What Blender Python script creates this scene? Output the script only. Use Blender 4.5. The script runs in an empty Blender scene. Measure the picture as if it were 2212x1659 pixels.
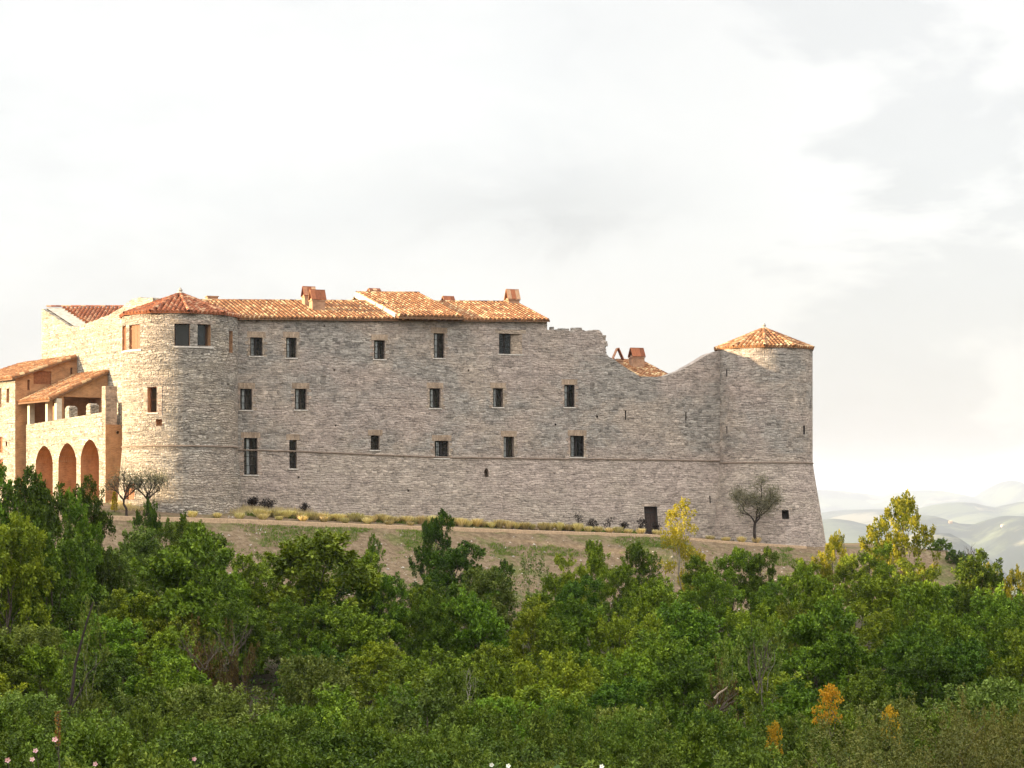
import bpy, math, random
import numpy as np
from mathutils import Vector, noise as mnoise

R = math.radians
S = bpy.context.scene
COL = S.collection
random.seed(7)

# ------------------------------------------------------------------ camera, sky, sun, exposure
FPX, U0, V0, CAMY = 4496.0, 1106.0, 1080.0, -150.0      # survey units: focal length, principal column, horizon row, camera y
cd = bpy.data.cameras.new('camera'); cam = bpy.data.objects.new('camera', cd); COL.objects.link(cam)
cam.location = (0, CAMY, 0); cam.rotation_euler = (R(90), 0, 0)
cd.sensor_width = 36; cd.lens = 36 * FPX / 2212.0; cd.shift_y = (V0 - 829.5) / 2212.0
cd.clip_start = 0.5; cd.clip_end = 30000
S.camera = cam
S.view_settings.view_transform = 'Standard'; S.view_settings.look = 'None'
S.view_settings.exposure = 1.75; S.view_settings.gamma = 1.0
try: S.view_settings.use_curve_mapping = False
except Exception: pass

SUN_E, SUN_A = R(10.0), R(11.0)
sdir = Vector((-math.cos(SUN_E) * math.cos(SUN_A), -math.cos(SUN_E) * math.sin(SUN_A), math.sin(SUN_E)))
sl = bpy.data.lights.new('sun', 'SUN'); sun = bpy.data.objects.new('sun', sl); COL.objects.link(sun)
sl.energy = 5.0; sl.angle = R(0.5); sl.color = (1.0, 0.77, 0.47)
sun.rotation_euler = (-sdir).to_track_quat('-Z', 'Y').to_euler()

def N(nt, typ, **kw):
    n = nt.nodes.new(typ)
    for k, v in kw.items():
        if k == 'inp':
            for kk, vv in v.items(): n.inputs[kk].default_value = vv
        else: setattr(n, k, v)
    return n
def L(nt, a, b): nt.links.new(a, b)
def ramp(nt, fac, stops, interp='LINEAR'):
    n = nt.nodes.new('ShaderNodeValToRGB'); cr = n.color_ramp; cr.interpolation = interp
    while len(cr.elements) < len(stops): cr.elements.new(0.5)
    for e, (p, c) in zip(cr.elements, stops):
        e.position = p; e.color = (c, c, c, 1) if isinstance(c, (int, float)) else (*c, 1)
    if fac is not None: L(nt, fac, n.inputs[0])
    return n.outputs[0]
def math_(nt, op, a, b=None, clamp=False):
    n = nt.nodes.new('ShaderNodeMath'); n.operation = op; n.use_clamp = clamp
    for i, v in enumerate((a, b)):
        if v is None: continue
        if isinstance(v, (int, float)): n.inputs[i].default_value = v
        else: L(nt, v, n.inputs[i])
    return n.outputs[0]
def mix(nt, fac, a, b, mode='MIX'):
    n = nt.nodes.new('ShaderNodeMix'); n.data_type = 'RGBA'; n.blend_type = mode
    for sock, v in ((n.inputs[0], fac), (n.inputs[6], a), (n.inputs[7], b)):
        if isinstance(v, (int, float)): sock.default_value = v
        elif isinstance(v, (tuple, list)): sock.default_value = (*v, 1)
        else: L(nt, v, sock)
    return n.outputs[2]
def noise_(nt, vec, scale, detail=4, rough=.55, dist=0.0):
    n = nt.nodes.new('ShaderNodeTexNoise'); n.inputs['Scale'].default_value = scale
    n.inputs['Detail'].default_value = detail; n.inputs['Roughness'].default_value = rough; n.inputs['Distortion'].default_value = dist
    if vec is not None: L(nt, vec, n.inputs['Vector'])
    return n.outputs[0]
def mapping(nt, vec, scale=(1, 1, 1), loc=(0, 0, 0)):
    n = nt.nodes.new('ShaderNodeMapping'); n.inputs['Scale'].default_value = scale; n.inputs['Location'].default_value = loc
    L(nt, vec, n.inputs['Vector']); return n.outputs[0]

W = bpy.data.worlds.new('World'); S.world = W; W.use_nodes = True
nt = W.node_tree; nt.nodes.clear()
out = N(nt, 'ShaderNodeOutputWorld'); bg = N(nt, 'ShaderNodeBackground'); bg.inputs[1].default_value = 0.1
sky = N(nt, 'ShaderNodeTexSky'); sky.sky_type = 'NISHITA'; sky.sun_disc = False
sky.sun_elevation = SUN_E; sky.sun_rotation = math.atan2(sdir.x, sdir.y) % (2 * math.pi)
tc = N(nt, 'ShaderNodeTexCoord').outputs['Generated']
sep = N(nt, 'ShaderNodeSeparateXYZ'); L(nt, tc, sep.inputs[0])
m1 = mapping(nt, tc, (6, 6, 13), (3.1, 0.4, 1.7))
n1 = noise_(nt, m1, 1.0, 7, .55, .3)
m2 = mapping(nt, tc, (11, 11, 24), (0.3, 2.4, 5.2))
n2 = noise_(nt, m2, 1.0, 8, .6, .5)
cl = math_(nt, 'ADD', math_(nt, 'MULTIPLY', n1, .6), math_(nt, 'MULTIPLY', n2, .4))
ky = math_(nt, 'DIVIDE', sep.outputs['X'], math_(nt, 'MAXIMUM', math_(nt, 'ABSOLUTE', sep.outputs['Y']), .05)); kz = math_(nt, 'DIVIDE', sep.outputs['Z'], math_(nt, 'MAXIMUM', math_(nt, 'ABSOLUTE', sep.outputs['Y']), .05))
# a grey cloud bank in the north, and cumulus heads higher up in the north-east
wz = math_(nt, 'ADD', kz, math_(nt, 'MULTIPLY', math_(nt, 'SUBTRACT', n2, .5), .07))
bz = math_(nt, 'DIVIDE', math_(nt, 'SUBTRACT', wz, .142), .022); bank_ = math_(nt, 'POWER', 2.718, math_(nt, 'MULTIPLY', math_(nt, 'MULTIPLY', bz, bz), -1.0))
bx_ = math_(nt, 'DIVIDE', math_(nt, 'SUBTRACT', math_(nt, 'ADD', ky, math_(nt, 'MULTIPLY', n1, .08)), .12), .15); bank_ = math_(nt, 'MULTIPLY', bank_, math_(nt, 'POWER', 2.718, math_(nt, 'MULTIPLY', math_(nt, 'MULTIPLY', bx_, bx_), -1.0)))
bank_ = math_(nt, 'MULTIPLY', bank_, ramp(nt, n2, [(.32, .4), (.6, 1.0)]))
head = math_(nt, 'MULTIPLY', ramp(nt, n1, [(.47, 0.0), (.53, 1.0)]), math_(nt, 'MULTIPLY', math_(nt, 'SUBTRACT', ky, .02), 8.0, True))
cloud = ramp(nt, cl, [(.28, (2.629, 2.662, 2.662)), (.42, (2.895, 2.895, 2.875)), (.50, (3.062, 3.062, 3.028)), (.62, (3.228, 3.195, 3.128))])
cloud = mix(nt, math_(nt, 'MULTIPLY', bank_, 1.0), cloud, (2.28, 2.28, 2.26))
cloud = mix(nt, math_(nt, 'MULTIPLY', math_(nt, 'MULTIPLY', math_(nt, 'ADD', ky, .02), 7.0, True), .6), cloud, (2.62, 2.62, 2.59))
cloud = mix(nt, math_(nt, 'MULTIPLY', head, .85), cloud, (3.228, 3.195, 3.115))
cloud = mix(nt, 1.0, cloud, mix(nt, math_(nt, 'MULTIPLY', kz, 7.0, True), (.80, .755, .72), (.948, .946, .944)), 'MULTIPLY')
# overcast brighter high up, and boosted behind the camera to light the shaded face
front = math_(nt, 'MULTIPLY', math_(nt, 'ADD', math_(nt, 'MULTIPLY', sep.outputs['Y'], -.5), .15, ), 1.0)
gain = math_(nt, 'ADD', 1.0, math_(nt, 'MULTIPLY', math_(nt, 'MAXIMUM', front, 0.0), 1.7))
up = math_(nt, 'MULTIPLY', math_(nt, 'MAXIMUM', math_(nt, 'SUBTRACT', sep.outputs['Z'], .3), 0.0), 3.6)
gain = math_(nt, 'ADD', gain, up)
gcol = N(nt, 'ShaderNodeCombineXYZ')
for i in range(3): L(nt, gain, gcol.inputs[i])
cloudb = mix(nt, 1.0, cloud, gcol.outputs[0], 'MULTIPLY')
L(nt, mix(nt, .93, sky.outputs[0], cloudb), bg.inputs[0]); L(nt, bg.outputs[0], out.inputs[0])

# ------------------------------------------------------------------ mesh helpers
ORG = {}
class MB:
    def __init__(s): s.v = []; s.f = []; s.uv = []; s.m = []; s.t = []
    def face(s, pts, uv=None, m=0, t=None):
        b = len(s.v); s.v += [tuple(p) for p in pts]; s.f.append(tuple(range(b, b + len(pts))))
        if uv is None:
            p = [Vector(q) for q in pts]
            nn = (p[1] - p[0]).cross(p[2] - p[0])
            if nn.length < 1e-9: uv = [(0, 0)] * len(pts)
            elif abs(nn.normalized().z) > .8: uv = [(q.x, q.y) for q in p]
            else:
                h = Vector((-nn.y, nn.x, 0)).normalized(); uv = [(q.dot(h), q.z) for q in p]
        s.uv += uv; s.m.append(m); s.t.append(random.random() if t is None else t)
    def box(s, c, d, rz=0, m=0, taper=1.0, t=None):
        cs, sn = math.cos(rz), math.sin(rz); P = []
        for k in (0, 1):
            for i, j in ((-1, -1), (1, -1), (1, 1), (-1, 1)):
                q = taper if k else 1.0
                x, y = i * d[0] / 2 * q, j * d[1] / 2 * q
                P.append(Vector((c[0] + x * cs - y * sn, c[1] + x * sn + y * cs, c[2] + k * d[2])))
        for f in ((0, 1, 5, 4), (1, 2, 6, 5), (2, 3, 7, 6), (3, 0, 4, 7), (4, 5, 6, 7), (3, 2, 1, 0)): s.face([P[i] for i in f], m=m, t=t)
    def fbox(s, F, s0, s1, z0, z1, o0, o1, m=0, t=None):
        P = [F(a, b, o) for o in (o0, o1) for a, b in ((s0, z0), (s1, z0), (s1, z1), (s0, z1))]
        for f in ((0, 3, 2, 1), (4, 5, 6, 7), (0, 1, 5, 4), (1, 2, 6, 5), (2, 3, 7, 6), (3, 0, 4, 7)):
            s.face([P[i] for i in f], m=m, t=t)
    def tube(s, pts, rad, n=6, m=0, caps=True):
        pts = [Vector(p) for p in pts]; rings = []
        t = random.random()
        for i, p in enumerate(pts):
            d = (pts[min(i + 1, len(pts) - 1)] - pts[max(i - 1, 0)]).normalized()
            a = d.cross(Vector((0.3, .9, .1))).normalized(); b = d.cross(a)
            rings.append([len(s.v) + k for k in range(n)])
            for k in range(n):
                w = 2 * math.pi * k / n; s.v.append(tuple(p + (a * math.cos(w) + b * math.sin(w)) * rad[i]))
        for i in range(len(pts) - 1):
            for k in range(n):
                s.f.append((rings[i][k], rings[i][(k + 1) % n], rings[i + 1][(k + 1) % n], rings[i + 1][k]))
                s.uv += [(k / n, i), ((k + 1) / n, i), ((k + 1) / n, i + 1), (k / n, i + 1)]; s.m.append(m); s.t.append(t)
        if caps:
            s.f.append(tuple(rings[-1])); s.uv += [(0, 0)] * n; s.m.append(m); s.t.append(t)
    def build(s, name, mats, parent=None, org=None, smooth=False):
        me = bpy.data.meshes.new(name)
        o0 = Vector(ORG.get(parent.name, (0, 0, 0))) if parent else Vector(org or (0, 0, 0))
        me.from_pydata([(a - o0.x, b - o0.y, c - o0.z) for a, b, c in s.v], [], s.f)
        uvl = me.uv_layers.new(name='UVMap'); uvl.data.foreach_set('uv', np.array(s.uv, dtype=np.float32).ravel())
        at = me.attributes.new('tint', 'FLOAT', 'FACE'); at.data.foreach_set('value', np.array(s.t, dtype=np.float32))
        for mm in (mats if isinstance(mats, (list, tuple)) else [mats]): me.materials.append(mm)
        me.polygons.foreach_set('material_index', s.m)
        if smooth: me.polygons.foreach_set('use_smooth', [True] * len(s.f))
        me.update()
        o = bpy.data.objects.new(name, me); COL.objects.link(o)
        ORG[o.name] = tuple(o0)
        if parent: o.parent = parent
        else: o.location = o0
        return o
def np_mesh(name, V, F, tint, mat, parent=None):
    me = bpy.data.meshes.new(name); nv, nf = len(V), len(F)
    me.vertices.add(nv); me.vertices.foreach_set('co', V.astype(np.float32).ravel())
    me.loops.add(nf * 4); me.loops.foreach_set('vertex_index', F.astype(np.int32).ravel())
    me.polygons.add(nf); me.polygons.foreach_set('loop_start', np.arange(0, nf * 4, 4, dtype=np.int32))
    try: me.polygons.foreach_set('loop_total', np.full(nf, 4, dtype=np.int32))
    except Exception: pass
    at = me.attributes.new('tint', 'FLOAT', 'FACE'); at.data.foreach_set('value', tint.astype(np.float32))
    me.materials.append(mat); me.update(calc_edges=True)
    o = bpy.data.objects.new(name, me); COL.objects.link(o)
    if parent: o.parent = parent; ORG[o.name] = ORG.get(parent.name, (0, 0, 0))
    return o
def tag(o, label=None, cat=None, group=None, kind=None):
    for k, v in (('label', label), ('category', cat), ('group', group), ('kind', kind)):
        if v: o[k] = v
    return o
def thing(name, label, cat, loc=(0, 0, 0), group=None):
    o = bpy.data.objects.new(name, None); COL.objects.link(o); o.location = loc; o.empty_display_size = .3
    ORG[o.name] = tuple(loc); return tag(o, label, cat, group)
KIDS = {}
def copy_tree(o, parent=None):
    c = o.copy(); COL.objects.link(c)
    if parent: c.parent = parent
    for ch in KIDS.get(o.name) or list(o.children): copy_tree(ch, c)
    return c

# ------------------------------------------------------------------ materials
def new_mat(name):
    m = bpy.data.materials.new(name); m.use_nodes = True; nt = m.node_tree
    b = nt.nodes['Principled BSDF']; b.inputs['Roughness'].default_value = .85
    b.inputs['Specular IOR Level'].default_value = .25
    return m, nt, b
def uvn(nt): return N(nt, 'ShaderNodeTexCoord').outputs['UV']
def attr(nt, name='tint'): return N(nt, 'ShaderNodeAttribute', attribute_name=name).outputs['Fac']
def bump(nt, b, h, dist, strength=1.0):
    n = N(nt, 'ShaderNodeBump'); n.inputs['Distance'].default_value = dist; n.inputs['Strength'].default_value = strength
    L(nt, h, n.inputs['Height']); L(nt, n.outputs[0], b.inputs['Normal'])

def stone_mat(name, tan, grey, pink, split=None, sx=.37, sz=.158, bd=.035, gain=1.0, dark=1.0):
    m, nt, b = new_mat(name); uv = uvn(nt)
    s0 = N(nt, 'ShaderNodeSeparateXYZ'); L(nt, uv, s0.inputs[0])
    U_, V_ = s0.outputs[0], s0.outputs[1]
    wa = math_(nt, 'SUBTRACT', noise_(nt, uv, .55, 2), .5); wb = math_(nt, 'SUBTRACT', noise_(nt, mapping(nt, uv, (1, 1, 1), (9, 4, 0)), 3.2, 3, .6), .5)
    vh = N(nt, 'ShaderNodeTexNoise', noise_dimensions='1D'); vh.inputs['Scale'].default_value = 1.6; L(nt, V_, vh.inputs['W'])
    y = math_(nt, 'ADD', V_, math_(nt, 'ADD', math_(nt, 'MULTIPLY', wa, .55), math_(nt, 'ADD', math_(nt, 'MULTIPLY', wb, .17), math_(nt, 'MULTIPLY', vh.outputs[0], .55))))
    y = math_(nt, 'DIVIDE', y, sz); row = math_(nt, 'FLOOR', y); fy = math_(nt, 'SUBTRACT', y, row)
    x = math_(nt, 'ADD', math_(nt, 'DIVIDE', math_(nt, 'ADD', U_, math_(nt, 'MULTIPLY', wb, .12)), sx), math_(nt, 'MULTIPLY', row, 57.31))
    def v1(feat):
        v = N(nt, 'ShaderNodeTexVoronoi', voronoi_dimensions='1D', feature=feat); v.inputs['Scale'].default_value = 1; v.inputs['Randomness'].default_value = .85; L(nt, x, v.inputs['W']); return v
    vo, ve = v1('F1'), v1('DISTANCE_TO_EDGE')
    sp = N(nt, 'ShaderNodeSeparateColor'); L(nt, vo.outputs['Color'], sp.inputs[0])
    edge = math_(nt, 'MINIMUM', math_(nt, 'MULTIPLY', ve.outputs['Distance'], sx), math_(nt, 'MULTIPLY', math_(nt, 'MINIMUM', fy, math_(nt, 'SUBTRACT', 1.0, fy)), sz))
    def sc(c, k): return tuple(min(.75, q * k * gain) for q in c)
    ct = ramp(nt, sp.outputs[0], [(0, sc(tan, .68)), (.2, sc(tan, .9)), (.6, sc(tan, 1.0)), (.85, sc(tan, 1.12)), (1, sc(tan, 1.35))])
    cg = ramp(nt, sp.outputs[1], [(0, sc(grey, .5)), (.2, sc(grey, .8)), (.5, sc(grey, 1.0)), (.85, sc(grey, 1.15)), (1, sc(grey, 1.4))])
    cp = ramp(nt, sp.outputs[2], [(0, sc(pink, .68)), (.3, sc(pink, .92)), (.7, sc(pink, 1.05)), (1, sc(pink, 1.3))])
    big = noise_(nt, mapping(nt, uv, (1, 1.2, 1)), .22, 5, .6, .4)
    big2 = noise_(nt, mapping(nt, uv, (1, 1.3, 1), (31, 7, 0)), .16, 5, .6, .4)
    fg = ramp(nt, big, [(.40, 0.0), (.54, 1.0)])
    if split is not None:
        hi = math_(nt, 'MULTIPLY', math_(nt, 'SUBTRACT', V_, split), 3.0, True)
        fg = math_(nt, 'MULTIPLY', fg, math_(nt, 'ADD', .2, math_(nt, 'MULTIPLY', hi, .8)))
    c = mix(nt, fg, ct, cg)
    c = mix(nt, ramp(nt, big2, [(.46, 0.0), (.62, .8)]), c, cp)
    patch = noise_(nt, mapping(nt, uv, (1, 2.2, 1), (3, 11, 0)), .9, 4, .65)
    joint = ramp(nt, edge, [(.006, 1.0), (.032, 0.0)])
    c = mix(nt, math_(nt, 'MULTIPLY', joint, ramp(nt, patch, [(.42, .62), (.6, .25)])), c, mix(nt, ramp(nt, patch, [(.40, 1.0), (.52, 0.0)]), sc((.40, .34, .29), 1), sc((.15, .13, .115), dark)))  # lime joints, and dark ones with their shade put into the colour
    streak = noise_(nt, mapping(nt, uv, (1.4, .06, 1)), 1.0, 4, .7)
    c = mix(nt, ramp(nt, streak, [(.60, 0.0), (.72, .3)]), c, sc((.50, .44, .39), 1))
    c = mix(nt, .8, c, ramp(nt, patch, [(.3, .74), (.5, 1.0), (.7, 1.2)]), 'MULTIPLY')
    dash = noise_(nt, mapping(nt, va if False else uv, (3.6, 6.6, 1), (5, 2, 0)), 1.0, 3, .6, .6)
    c = mix(nt, 1.0, c, ramp(nt, dash, [(.30, .56), (.40, .86), (.50, 1.0), (.72, 1.10)]), 'MULTIPLY')  # dark dashes put the shadow of open courses into the stone colour
    fine = noise_(nt, uv, 7, 6, .7)
    c = mix(nt, .6, c, ramp(nt, fine, [(.25, .45), (.55, 1.0), (.8, 1.5)]), 'MULTIPLY')
    L(nt, c, b.inputs['Base Color'])
    h = math_(nt, 'ADD', math_(nt, 'MULTIPLY', ramp(nt, edge, [(0, 0.0), (.05, 1.0)]), .8), math_(nt, 'MULTIPLY', sp.outputs[1], .5))
    h = math_(nt, 'ADD', math_(nt, 'ADD', h, math_(nt, 'MULTIPLY', fine, .6)), ramp(nt, dash, [(.3, 0.0), (.5, .9)]))
    bump(nt, b, h, bd); b.inputs['Roughness'].default_value = .95; b.inputs['Specular IOR Level'].default_value = .1
    return m
M = {}
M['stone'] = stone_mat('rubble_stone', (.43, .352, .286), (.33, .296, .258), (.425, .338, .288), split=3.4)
M['stone_lit'] = stone_mat('sunlit_rubble', (.56, .49, .38), (.48, .43, .35), (.52, .43, .33), sx=.30, sz=.135, bd=.085, dark=1.8)  # paler copy of the rubble: low sunlight put into the colour

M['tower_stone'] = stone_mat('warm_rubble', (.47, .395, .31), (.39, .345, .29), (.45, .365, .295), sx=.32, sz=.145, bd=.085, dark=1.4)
def brick_mat(name, c1, c2, mortar, bw=.26, bh=.075, vert=False, bd=.015):
    m, nt, b = new_mat(name); uv = uvn(nt)
    br = N(nt, 'ShaderNodeTexBrick'); br.inputs['Scale'].default_value = 1; br.inputs['Brick Width'].default_value = bw; br.inputs['Row Height'].default_value = bh
    br.inputs['Mortar Size'].default_value = .012; br.inputs['Color1'].default_value = (*c1, 1); br.inputs['Color2'].default_value = (*c2, 1); br.inputs['Mortar'].default_value = (*mortar, 1)
    v = uv
    if vert:
        n = N(nt, 'ShaderNodeVectorRotate'); n.inputs['Angle'].default_value = R(90); n.rotation_type = 'Z_AXIS'; L(nt, uv, n.inputs[0]); v = n.outputs[0]
    L(nt, v, br.inputs['Vector'])
    f = noise_(nt, uv, 1.3, 5, .65)
    c = mix(nt, .8, br.outputs[0], ramp(nt, f, [(.3, .55), (.5, 1.0), (.7, 1.35)]), 'MULTIPLY')
    L(nt, c, b.inputs['Base Color']); bump(nt, b, math_(nt, 'ADD', br.outputs['Fac'], f), bd, .8); return m
M['brick'] = brick_mat('brown_brick', (.34, .15, .065), (.44, .215, .095), (.36, .25, .15))
M['lintel'] = brick_mat('soldier_brick', (.30, .21, .14), (.46, .34, .24), (.20, .16, .125), bw=.36, bh=.10, vert=True)
M['quoin'] = stone_mat('dressed_tan_stone', (.44, .34, .25), (.40, .32, .25), (.43, .32, .26), sx=.34, sz=.13, bd=.03)
M['chimney'] = brick_mat('chimney_brick', (.36, .165, .08), (.43, .23, .12), (.36, .28, .21), bd=.01)

def tile_mat(name, dark, mid, pale):
    m, nt, b = new_mat(name); t = attr(nt); pos = N(nt, 'ShaderNodeNewGeometry').outputs['Position']
    pn = noise_(nt, pos, .55, 4); f = noise_(nt, pos, 9, 4)
    v = math_(nt, 'ADD', t, math_(nt, 'MULTIPLY', math_(nt, 'SUBTRACT', pn, .5), .7), True)
    c = ramp(nt, v, [(0, dark), (.35, mid), (.62, tuple(x * 1.15 for x in mid)), (.85, pale), (1, tuple(min(.7, x * 1.2) for x in pale))])
    c = mix(nt, .6, c, ramp(nt, f, [(.3, .6), (.6, 1.15)]), 'MULTIPLY')
    L(nt, c, b.inputs['Base Color']); bump(nt, b, f, .01); b.inputs['Roughness'].default_value = .9; return m
M['tile'] = tile_mat('clay_tile', (.12, .05, .028), (.30, .14, .06), (.52, .37, .20))
M['tile_red'] = tile_mat('red_clay_tile', (.14, .045, .022), (.28, .095, .042), (.40, .23, .13))
def plain(name, col, rough=.8, bd=.01, sc=6, spec=.25, var=.35):
    m, nt, b = new_mat(name); pos = N(nt, 'ShaderNodeNewGeometry').outputs['Position']
    f = noise_(nt, pos, sc, 5, .6)
    c = mix(nt, 1.0, col, ramp(nt, f, [(.25, 1 - var), (.75, 1 + var)]), 'MULTIPLY')
    L(nt, c, b.inputs['Base Color']); b.inputs['Roughness'].default_value = rough; b.inputs['Specular IOR Level'].default_value = spec
    if bd: bump(nt, b, f, bd)
    return m
M['sill'] = plain('sill_stone', (.52, .47, .41))
M['coping'] = plain('lime_coping', (.32, .29, .25), bd=.05, sc=3)
M['frame'] = plain('dark_wood_frame', (.022, .016, .013), .55, .003)
M['shutter'] = plain('brown_shutter', (.22, .085, .035), .6, .004, 8)
M['door'] = plain('brown_door', (.035, .02, .015), .6, .006)
M['iron'] = plain('iron', (.02, .02, .02), .5, 0)
M['curtain'] = plain('curtain', (.75, .74, .72), .9, .0, 3, var=.08)
M['beam'] = plain('roof_beam', (.16, .085, .045), .8, .01)
M['plaster'] = plain('pale_plaster', (.52, .46, .36), .9, .02, 4, var=.2)
M['string'] = plain('string_stone', (.22, .165, .125), .9, .02)
M['dark_hole'] = plain('hole_shade', (.06, .05, .045), .95, .0)  # near-black lining, the shade inside openings put into the colour
M['bark'] = plain('bark', (.085, .065, .05), .95, .02, 14, var=.5)
M['bark_pale'] = plain('bark_pale', (.23, .20, .165), .95, .02, 14, var=.4)
M['bark_dark'] = plain('bark_dark', (.04, .03, .025), .95, .02, 14, var=.4)
M['cut_wood'] = plain('split_wood', (.36, .28, .20), .9, .01, 10)
# pane of window glass: mirrors the sky at the surface and lets the dim room show
m, nt, b = new_mat('glass'); nt.nodes.remove(b)
o_ = nt.nodes['Material Output']; gl = N(nt, 'ShaderNodeBsdfGlossy'); gl.inputs['Roughness'].default_value = .03
tr = N(nt, 'ShaderNodeBsdfTransparent'); tr.inputs[0].default_value = (.95, .96, .96, 1)
fr = N(nt, 'ShaderNodeFresnel'); fr.inputs[0].default_value = 1.55
ms = N(nt, 'ShaderNodeMixShader'); L(nt, math_(nt, 'ADD', fr.outputs[0], .0), ms.inputs[0]); L(nt, tr.outputs[0], ms.inputs[1]); L(nt, gl.outputs[0], ms.inputs[2]); L(nt, ms.outputs[0], o_.inputs[0])
M['glass'] = m
def mirror(name, k):
    m, nt, b = new_mat(name); b.inputs['Base Color'].default_value = (.03, .032, .035, 1); b.inputs['Roughness'].default_value = .04
    b.inputs['Specular IOR Level'].default_value = .5; b.inputs['Metallic'].default_value = 0
    g = N(nt, 'ShaderNodeBsdfGlossy'); g.inputs[0].default_value = (.8, .82, .85, 1); g.inputs['Roughness'].default_value = .03
    x = N(nt, 'ShaderNodeMixShader'); x.inputs[0].default_value = k; L(nt, b.outputs[0], x.inputs[1]); L(nt, g.outputs[0], x.inputs[2])
    L(nt, x.outputs[0], nt.nodes['Material Output'].inputs[0]); return m
M['glass_coated'] = mirror('coated_glass', .14)

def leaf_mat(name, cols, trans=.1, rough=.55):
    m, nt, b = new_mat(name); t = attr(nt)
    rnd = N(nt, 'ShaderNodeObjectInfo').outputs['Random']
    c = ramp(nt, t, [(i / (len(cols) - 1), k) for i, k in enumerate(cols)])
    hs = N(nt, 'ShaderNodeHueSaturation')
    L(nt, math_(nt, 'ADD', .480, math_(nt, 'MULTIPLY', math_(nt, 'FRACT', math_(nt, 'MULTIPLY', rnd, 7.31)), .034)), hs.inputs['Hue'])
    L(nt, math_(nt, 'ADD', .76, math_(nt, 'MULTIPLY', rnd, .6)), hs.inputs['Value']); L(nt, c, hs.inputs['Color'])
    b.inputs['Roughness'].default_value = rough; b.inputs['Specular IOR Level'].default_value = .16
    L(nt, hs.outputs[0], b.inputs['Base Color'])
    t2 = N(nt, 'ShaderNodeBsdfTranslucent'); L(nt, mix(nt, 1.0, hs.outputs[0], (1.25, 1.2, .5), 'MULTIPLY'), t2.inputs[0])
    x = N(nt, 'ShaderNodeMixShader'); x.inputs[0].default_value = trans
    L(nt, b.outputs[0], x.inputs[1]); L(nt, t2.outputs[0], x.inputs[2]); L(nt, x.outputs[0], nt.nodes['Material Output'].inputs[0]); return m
M['lf_mid'] = leaf_mat('leaf_mid', [(.035, .065, .004), (.09, .155, .008), (.19, .27, .02)])
M['lf_dark'] = leaf_mat('leaf_dark', [(.018, .038, .002), (.05, .095, .006), (.11, .175, .012)])
M['lf_yel'] = leaf_mat('leaf_yellow_green', [(.05, .08, .004), (.125, .175, .008), (.25, .30, .02)])
M['lf_olive'] = leaf_mat('leaf_olive', [(.04, .062, .007), (.095, .135, .016), (.19, .23, .045)])
M['lf_near'] = leaf_mat('leaf_near', [(.022, .038, .003), (.07, .108, .008), (.17, .22, .028)])
M['lf_neargreen'] = leaf_mat('leaf_near_green', [(.022, .042, .003), (.062, .108, .006), (.14, .205, .018)])
M['lf_tan'] = leaf_mat('leaf_tan', [(.075, .085, .018), (.11, .12, .022), (.17, .15, .03)])
M['lf_gold'] = leaf_mat('leaf_gold', [(.20, .19, .015), (.36, .31, .025), (.5, .43, .06)], .4)
M['lf_sun'] = leaf_mat('leaf_sunny', [(.06, .085, .005), (.15, .15, .009), (.30, .25, .02)], .3)  # gold of the low sun put into the leaf colour
M['lf_silver'] = leaf_mat('leaf_silver', [(.09, .09, .055), (.14, .14, .09), (.2, .19, .12)], .2)
M['lf_rust'] = leaf_mat('rust_leaf', [(.035, .022, .008), (.065, .042, .014), (.11, .075, .025)], .15)
M['lf_broom'] = leaf_mat('broom_flower', [(.28, .17, .01), (.42, .26, .012), (.54, .36, .03)], .3)
M['lf_purple'] = leaf_mat('leaf_purple', [(.012, .009, .009), (.022, .015, .014), (.035, .028, .02)], .1)
M['lf_straw'] = leaf_mat('straw', [(.42, .35, .15), (.56, .48, .25), (.68, .60, .38)], .3)
M['lf_grass'] = leaf_mat('grass_blade', [(.06, .12, .01), (.11, .17, .02), (.24, .22, .08)], .3)
M['lf_rose'] = leaf_mat('rose_petal', [(.50, .24, .26), (.58, .32, .33), (.62, .42, .42)], .3)
M['lf_white'] = leaf_mat('white_petal', [(.7, .7, .62), (.75, .75, .7), (.78, .78, .75)], .3)
M['lf_red'] = leaf_mat('russet_leaf', [(.16, .05, .02), (.24, .09, .03), (.3, .16, .05)], .3)

# ------------------------------------------------------------------ surveying frames
class Plane:
    def __init__(s, o, t, n=None, bat=None):
        s.o = Vector((o[0], o[1])); s.t = Vector((t[0], t[1])).normalized()
        s.n = Vector((s.t.y, -s.t.x)) if n is None else Vector((n[0], n[1])).normalized(); s.bat = bat
    def px(s, dx, dy, q=0.0):                 # sight line -> (along, height) on the vertical plane q metres behind the face
        k = (dx - U0) / FPX; ox = s.o.x - s.n.x * q; oy = s.o.y - s.n.y * q
        a = (k * (oy - CAMY) - ox) / (s.t.x - k * s.t.y)
        return a, (V0 - dy) / FPX * (oy + s.t.y * a - CAMY)
    def P(s, a, z, o=0.0):
        if s.bat: o = o + s.bat(a, z)
        return Vector((s.o.x + s.t.x * a + s.n.x * o, s.o.y + s.t.y * a + s.n.y * o, z))
    def at(s, dx, dy, q=0.0):
        a, z = s.px(dx, dy, q); return s.P(a, z, -q)
    def local(s, x, y):
        dx, dy = x - s.o.x, y - s.o.y
        return dx * s.t.x + dy * s.t.y, dx * s.n.x + dy * s.n.y
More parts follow.
